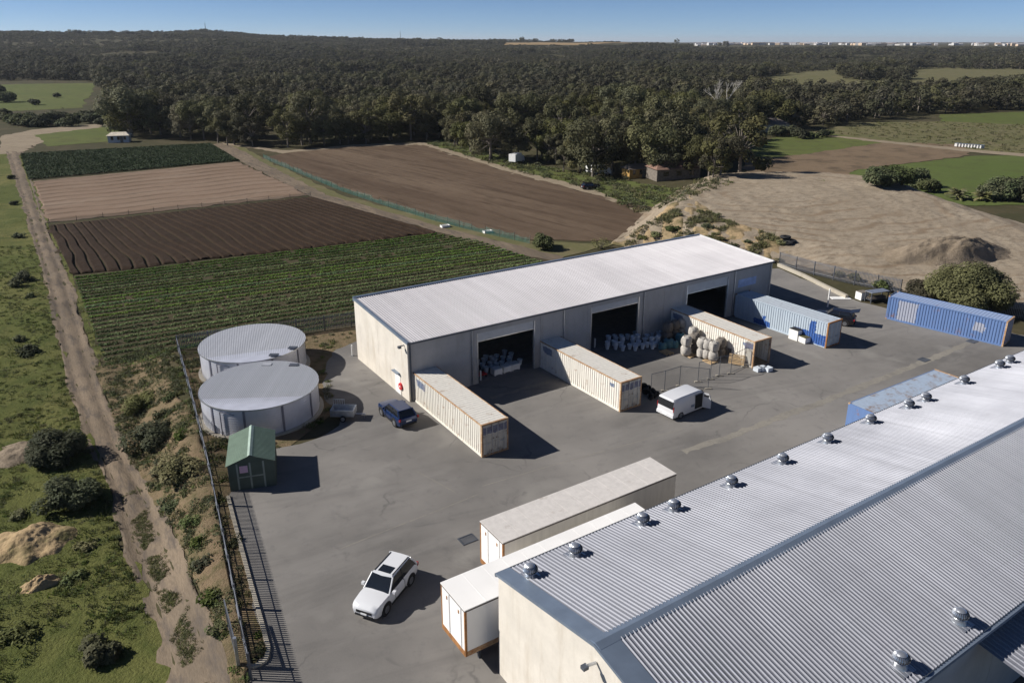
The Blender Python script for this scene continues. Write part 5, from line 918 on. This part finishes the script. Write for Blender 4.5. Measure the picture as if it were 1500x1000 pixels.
for i, (u, v, r_, h_) in enumerate(((970, 511, .45, .75), (979, 508, .6, .95), (988, 509, .4, .8), (996, 503, .55, 1.2))):
    t = prop('teal_drum', u, v, 0, 'teal plastic drum beside the bags, ' + ('small one in front', 'largest round one', 'narrow one', 'tall one by the bags')[i], 'drum', 'teal drums'); MB().lathe([(r_ * .8, 0), (r_, .08), (r_, h_ * .55), (r_ * .85, h_ * .9), (r_ * .4, h_)], 18).build('shell', M['teal'], t, True); MB().lathe([(r_ * .3, h_), (r_ * .3, h_ + .06)], 12).build('lid', M['black'], t)
POT = MB().lathe([(.17, 0), (.26, .5), (.29, .5), (.29, .56), (.25, .56), (.22, .3)], 12).mesh('pot', M['pot'], True)
rd = random.Random(4); placed = []
for i in range(400):
    u, v = rd.uniform(884, 966), rd.uniform(486, 514)
    if v > 520 - (u - 884) * .12 or v < 500 - (u - 884) * .17: continue
    x, y = un(u, v)
    if any(hypot(x - a, y - b) < .62 for a, b in placed): continue
    placed.append((x, y)); k = rd.choice((1, 1, 2))
    for j in range(k): link('plant_pot', POT, None, (x, y, .035 + j * .3), label='white plastic plant pot in the rows at the second roller door', cat='pot', group='white plant pots')
    if len(placed) > 62: break
placed = []
for i in range(300):
    lx, ly = rd.uniform(9.0, 13.0), rd.uniform(1.0, 4.5); x, y = -9.05 + lx * cos(DA) - ly * sin(DA), 62.47 + lx * sin(DA) + ly * cos(DA)
    if any(hypot(x - a, y - b) < .62 for a, b in placed): continue
    placed.append((x, y)); link('plant_pot', POT, None, (x, y, .035), label='white plastic plant pot inside the first roller door', cat='pot', group='white pots inside the first door')
    if len(placed) > 20: break
def crate(x, y, z, rz, sx, sy, sz, label, lid=None, mat='white', group=None):
    c = empty('white_crate', (x, y, z), rz, label=label, cat='crate', group=group)
    for a_ in ((-sx, sx, -sy, -sy + .05, .12, sz), (-sx, sx, sy - .05, sy, .12, sz), (-sx, -sx + .05, -sy + .05, sy - .05, .12, sz), (sx - .05, sx, -sy + .05, sy - .05, .12, sz)): MB().box(*a_).build('side_panel', M[mat], c)
    MB().box(-sx, sx, -sy, sy, .08, .12).build('floor', M[mat], c)
    for x_ in (-sx + .08, sx - .08): MB().box(x_ - .06, x_ + .06, -sy, sy, 0, .08).build('skid', M[mat], c)
    for z_ in (.35, .6, .85):
        if z_ < sz: MB().box(-sx - .012, sx + .012, -sy - .012, -sy, z_ - .02, z_ + .02).build('rib', M[mat], c)
    if lid: MB().box(-sx + .01, sx - .01, -sy + .01, sy - .01, sz - .12, sz + .06).build('contents', M[lid], c)
x, y = un(1166, 496); crate(x, y, .012, R(35), .62, .55, 1.15, 'tall white crate with black cover beside the blue-grey container', 'black')
x, y = un(1180, 500); crate(x, y, .012, R(28), .72, .55, .62, 'low white crate of green stuff beside the blue-grey container', 'leaf_olive')
for i, (lx, ly) in enumerate(((9.6, .9), (10.7, .95), (11.7, 1.0))): crate(-9.05 + lx * cos(DA) - ly * sin(DA), 62.47 + lx * sin(DA) + ly * cos(DA), .035, DA, .45, .4, .6, 'white plastic crate just inside the first roller door, ' + ('next to the red trolley', 'middle of three', 'farthest along')[i], 'pot', group='crates in the first doorway')
x, y = un(1262, 438); crate(x, y, .012, R(20), .6, .5, .95, 'white crate left of the blue container by the fence', 'bagdark')
for i, (u, v, h_) in enumerate(((516.5, 521, 1.15), (704, 557, 1.0), (787.5, 534, 1.0), (871, 509, 1.0), (1069, 461, 1.0), (1212, 450, 2.3))):
    t = prop('white_bollard', u, v, 0, 'white steel bollard ' + ('at the rear corner of the shed end wall', 'left of the first roller door', 'right of the first roller door', 'left of the second roller door', 'right of the third roller door', 'standing tall beside the blue-grey container')[i], 'bollard', 'white bollards'); MB().tube((0, 0, 0), (0, 0, h_), .085, 12).build('post', M['white'], t, True); MB().lathe([(.085, h_), (.07, h_ + .03), (.02, h_ + .045)], 12).build('cap', M['white'], t); MB().box(-.14, .14, -.14, .14, 0, .015).build('base_plate', M['steel'], t)
tr_ = empty('red_trolley', (-9.05 + 8.0 * cos(DA) - 1.2 * sin(DA), 62.47 + 8.0 * sin(DA) + 1.2 * cos(DA), .03), DA, label='red trolley in the shade of the first roller door', cat='trolley'); MB().box(-.5, .5, -.35, .35, .25, .33).build('deck', M['red'], tr_); MB().tube((-.5, 0, .3), (-.8, 0, 1.1), .03, 6).build('handle', M['red'], tr_)
for sx in (-.4, .4):
    for sy in (-.3, .3): MB().tube((sx, sy - .04, .12), (sx, sy + .04, .12), .12, 12).build('wheel', M['black'], tr_)
def tempfence(pts, label):
    a = [un(*p) for p in pts]; f = empty('temporary_fence', (*a[0], .012), 0, label=label, cat='fence', group='temporary fence runs'); o = np.array(a[0])
    for p in a: q = np.array(p) - o; MB().tube((q[0], q[1], 0), (q[0], q[1], 2.1), .03, 6).build('post', M['steel'], f); MB().box(q[0] - .3, q[0] + .3, q[1] - .1, q[1] + .1, 0, .12).build('foot_block', M['kerb'], f)
    for p, q in zip(a[:-1], a[1:]):
        p, q = np.array(p) - o, np.array(q) - o
        for z in (.12, 2.05): MB().tube((*p, z), (*q, z), .025, 6).build('rail', M['steel'], f)
        MB().quad((*p, .15), (*q, .15), (*q, 2.0), (*p, 2.0)).build('mesh_panel', mclear('wire_mesh', (.3, .3, .3), .10), f)
tempfence([(953, 578), (973, 573), (995, 566), (1037, 570)], 'temporary mesh fence run beside the white van'); tempfence([(1022, 560), (1040, 556), (1053, 551), (1070, 548), (1090, 538), (1097, 534)], 'temporary mesh fence run around the bulk bags')
for i, (u, v) in enumerate(((1146, 357), (1153, 359), (1158, 356), (1150, 353))):
    x, y, z = gp(u, v); t = empty('discarded_tyre_ring', (x, y, z + .1 + .35 * (i == 3)), 0, label='discarded black tyre in the pile on the sand, ' + ('left one', 'front one', 'right one', 'top one')[i], cat='tyre', group='tyre pile on the sand'); MB().lathe([(.38, 0), (.75, .04), (.85, .2), (.75, .36), (.38, .4), (.42, .2), (.38, 0)], 24).build('rubber', M['black'], t, True)
for i, (u, v) in enumerate(((943, 571), (950, 574), (957, 578), (946, 578), (961, 583), (953, 585))):
    t = prop('scrap_tyre_ring', u, v, 0, 'black tyre leaning beside the middle cream container', 'tyre', 'tyres beside the container'); t.rotation_euler = (R(70), 0, i); t.location.z = .35; MB().lathe([(.2, -.1), (.34, -.1), (.37, 0), (.34, .1), (.2, .1), (.22, 0), (.2, -.1)], 18).build('rubber', M['black'], t, True)
rk = prop('steel_rack', 1283, 441, R(20), 'open steel frame rack of scrap beside the blue container', 'rack')
for sx in (-1.3, 1.3):
    for sy in (-.5, .5): MB().box(sx - .05, sx + .05, sy - .05, sy + .05, 0, 1.35).build('upright', M['steel'], rk)
MB().box(-1.4, 1.4, -.6, .6, 1.3, 1.36).build('top_sheet', M['zinc'], rk); MB().box(-1.25, 1.25, -.5, .5, .3, .36).build('shelf', M['steel'], rk)
for i in range(7): MB().tube((-1.2, -.4 + i * .12, .45 + .1 * (i % 3)), (1.2, -.35 + i * .11, .5 + .12 * (i % 2)), .07, 6).build('pipe', M['bark'], rk)
x, y = un(1104, 543); 
for i in range(3): link('white_box', MB().box(-.35, .35, -.3, .3, 0, .38).mesh('white_box', M['pot']), None, (x + .4 + i * .5, y + .2 * (i % 2), .014 + .0), (0, 0, DA), label='pale box in the shade of the open container doors, ' + ('nearest the door', 'middle', 'outermost')[i], cat='box', group='boxes by the container doors')
MB().box(-1.2, 1.2, -.5, .5, 0, .06).build('white_board', M['white'], label='white board lying on the concrete by the retaining wall', cat='board').location = (*un(1231, 437), .016)

# ------------------------------------------------------------------ far farm buildings, town, masts
def house(u, v, w, dp, h, rz, wallm, roofm, label, cat='house', hip=.9):
    x, y, z = gp(u, v); c = empty('farm_building', (x, y, z), rz, label=label, cat=cat); w2, d2 = w / 2, dp / 2
    MB().box(-w2, w2, -d2, d2, -.3, h).build('wall', wallm, c)
    MB().add([(-w2 - .4, -d2 - .4, h - .1), (w2 + .4, -d2 - .4, h - .1), (w2 + .4, d2 + .4, h - .1), (-w2 - .4, d2 + .4, h - .1), (-w2 * (1 - hip), 0, h + d2 * .45), (w2 * (1 - hip), 0, h + d2 * .45)], [(0, 1, 5, 4), (1, 2, 5), (2, 3, 4, 5), (3, 0, 4), (3, 2, 1, 0)]).build('roof', roofm, c)
    for k in range(3): MB().box(-w2 + w * (.15 + .3 * k), -w2 + w * (.27 + .3 * k), -d2 - .03, -d2 + .01, .9, 2.0).build('window', M['glass'], c)
    MB().box(w * .08, w * .08 + .9, -d2 - .04, -d2 + .01, 0, 2.05).build('door', M['bark'], c); return c
grey = mplain('old_tile', (.16, .13, .11), .8, 0, .2)
house(1122, 192, 13, 9, 2.8, R(10), mplain('cream_wall', (.55, .48, .36), .8), grey, 'low farmhouse with a dark hipped roof before the wood', hip=.5)
house(176, 208, 6.5, 4, 2.4, R(15), M['townwhite'], mplain('cream_tin', (.62, .55, .44), .6), 'white farm shed with a cream roof beside the green field', 'shed', .3)
house(985, 260, 11, 6, 2.6, R(15), M['bark'], mplain('red_tin', (.20, .12, .09), .8), 'low rust-roofed shack under the trees', 'shack', .3); house(932, 259, 6, 4, 2.3, R(20), mplain('ochre_wall', (.36, .22, .07), .8), grey, 'small ochre hut under the trees', 'hut', .3)
def lorry(u, v, rz, label, sc=1.0):
    x, y, z = gp(u, v); c = empty('parked_truck', (x, y, z), rz, label=label, cat='truck'); c.scale = (sc,) * 3
    MB().box(-2.6, 1.0, -1.05, 1.05, .9, 2.9).build('box_body', M['white'], c); MB().loft([[(1.15, -1, .6), (1.15, 1, .6), (1.15, 1, 2.3), (1.15, -1, 2.3)], [(2.2, -1, .6), (2.2, 1, .6), (2.2, 1, 2.2), (2.2, -1, 2.2)], [(2.75, -.95, .6), (2.75, .95, .6), (2.75, .95, 1.3), (2.75, -.95, 1.3)]]).build('cab', M['white'], c); MB().add([(2.25, -.85, 2.1), (2.25, .85, 2.1), (2.74, .85, 1.38), (2.74, -.85, 1.38)], [(0, 3, 2, 1)]).build('windscreen', M['glass'], c).location = (.04, 0, .03)
    for xw in (-1.6, 1.7):
        for s in (-1, 1): wheel(c, xw, s * .92, .45, .25, s)
lorry(757, 240, R(60), 'white truck parked under the trees by the dirt road'); lorry(880, 257, R(10), 'white truck half hidden at the wood edge', .9); lorry(868, 254, R(20), 'second white truck beside the hidden one', .7)
car('old_car', 'cardark', *un(865, 277, -1.3), R(20), 'dark car parked on the grass before the huts', 4.4, 1.8, 1.5, False, False).location.z = gz(*un(865, 277, -1.3))
for i in range(9):
    u = 1402 + i * 4.4; x, y, z = gp(u, 215 + i * .35); h_ = empty('beehive', (x, y, z), R(12), label='white hive box in the row beside the paddock lane', cat='hive box', group='white hive boxes'); MB().box(-.6, .6, -.5, .5, .1, 1.0).build('box', M['townwhite'], h_); MB().box(-.66, .66, -.56, .56, 1.0, 1.1).build('lid', M['zinc'], h_); MB().box(-.5, .5, -.4, .4, 0, .1).build('stand', M['wood'], h_)
for i, (u, v) in enumerate(((652, 333), (714, 341))): x, y, z = gp(u, v); crate(x, y, z, R(30), .8, .5, .45, 'pale crate tipped beside the net fence, ' + ('farther one', 'closer one')[i])
rd = random.Random(9)
for i in range(120):
    u = rd.choice((rd.uniform(1090, 1200), rd.uniform(1190, 1330), rd.uniform(1240, 1310), rd.uniform(1330, 1500), rd.uniform(1010, 1100))); r_ = rd.uniform(3000, 3350); az = math.atan((u - 750) / (FPX * cos(PITCH) * 1.07)); x, y = r_ * sin(az), r_ * cos(az); z = gz(x, y); w, dp, h = rd.uniform(8, 30), rd.uniform(8, 18), rd.uniform(3, 8)
    c = empty('town_building', (x, y, z), rd.uniform(-.5, .5), label='pale building in the distant town strip on the horizon', cat='building', group='distant town buildings'); MB().box(-w / 2, w / 2, -dp / 2, dp / 2, -2, h).build('wall', M['townwhite'] if rd.random() < .75 else M['towntan'], c); MB().add([(-w / 2, -dp / 2, h + .02), (w / 2, -dp / 2, h + .02), (w / 2, dp / 2, h + .02), (-w / 2, dp / 2, h + .02), (-w / 2, 0, h + 2), (w / 2, 0, h + 2)], [(0, 1, 5, 4), (2, 3, 4, 5), (1, 2, 5), (3, 0, 4)]).build('roof', M['roofA'] if rd.random() < .7 else grey, c)
def mast(u, r_, h, label):
    az = math.atan((u - 750) / (FPX * cos(PITCH) * 1.07)); x, y = r_ * sin(az), r_ * cos(az); m = empty('radio_mast', (x, y, gz(x, y)), 0, label=label, cat='mast')
    for a in (0, 2.09, 4.19): MB().tube((1.2 * cos(a), 1.2 * sin(a), 0), (.4 * cos(a), .4 * sin(a), h), .28, 4).build('leg', M['steel'], m)
    for k in range(8): z = h * (k + 1) / 9; q = 1.2 - .8 * z / h; MB().lathe([(q, z - .1), (q, z + .1)], 3).build('brace', M['steel'], m)
    MB().tube((0, 0, h), (0, 0, h + 4), .15, 4).build('antenna', M['steel'], m)
mast(323, 2500, 26, 'thin radio mast on the highest hill'); mast(594, 2600, 30, 'thin radio mast on the low middle ridge')
for i, (u, s) in enumerate(((764, 1.1), (980, 1.3), (1041, 1.0), (1050, 1.2), (1052, .9))):
    r_ = 2650; az = math.atan((u - 750) / (FPX * cos(PITCH) * 1.07)); x, y = r_ * sin(az), r_ * cos(az); t = tree('skyline_tree', i % 6, x, y, s * 1.6, i, label='lone tree on the skyline, ' + ('above the dry field edge', 'at the end of the dry field', 'left of the skyline pair', 'tallest of the skyline pair', 'right of the skyline pair')[i], cat='tree')

# ------------------------------------------------------------------ air
hz = MB().box(-27000, 27000, -300, 27000, -6, 130).build('haze', None, kind='stuff', label='thin pale haze over the far forest', cat='haze')
hm = bpy.data.materials.new('haze'); hm.use_nodes = True; hn = hm.node_tree; hn.nodes.remove(hn.nodes['Principled BSDF']); pv = hn.nodes.new('ShaderNodeVolumePrincipled'); pv.inputs['Color'].default_value = (.86, .92, 1, 1); pv.inputs['Density'].default_value = 5e-5; pv.inputs['Anisotropy'].default_value = .2
hn.links.new(pv.outputs[0], hn.nodes['Material Output'].inputs['Volume']); hz.data.materials.append(hm)
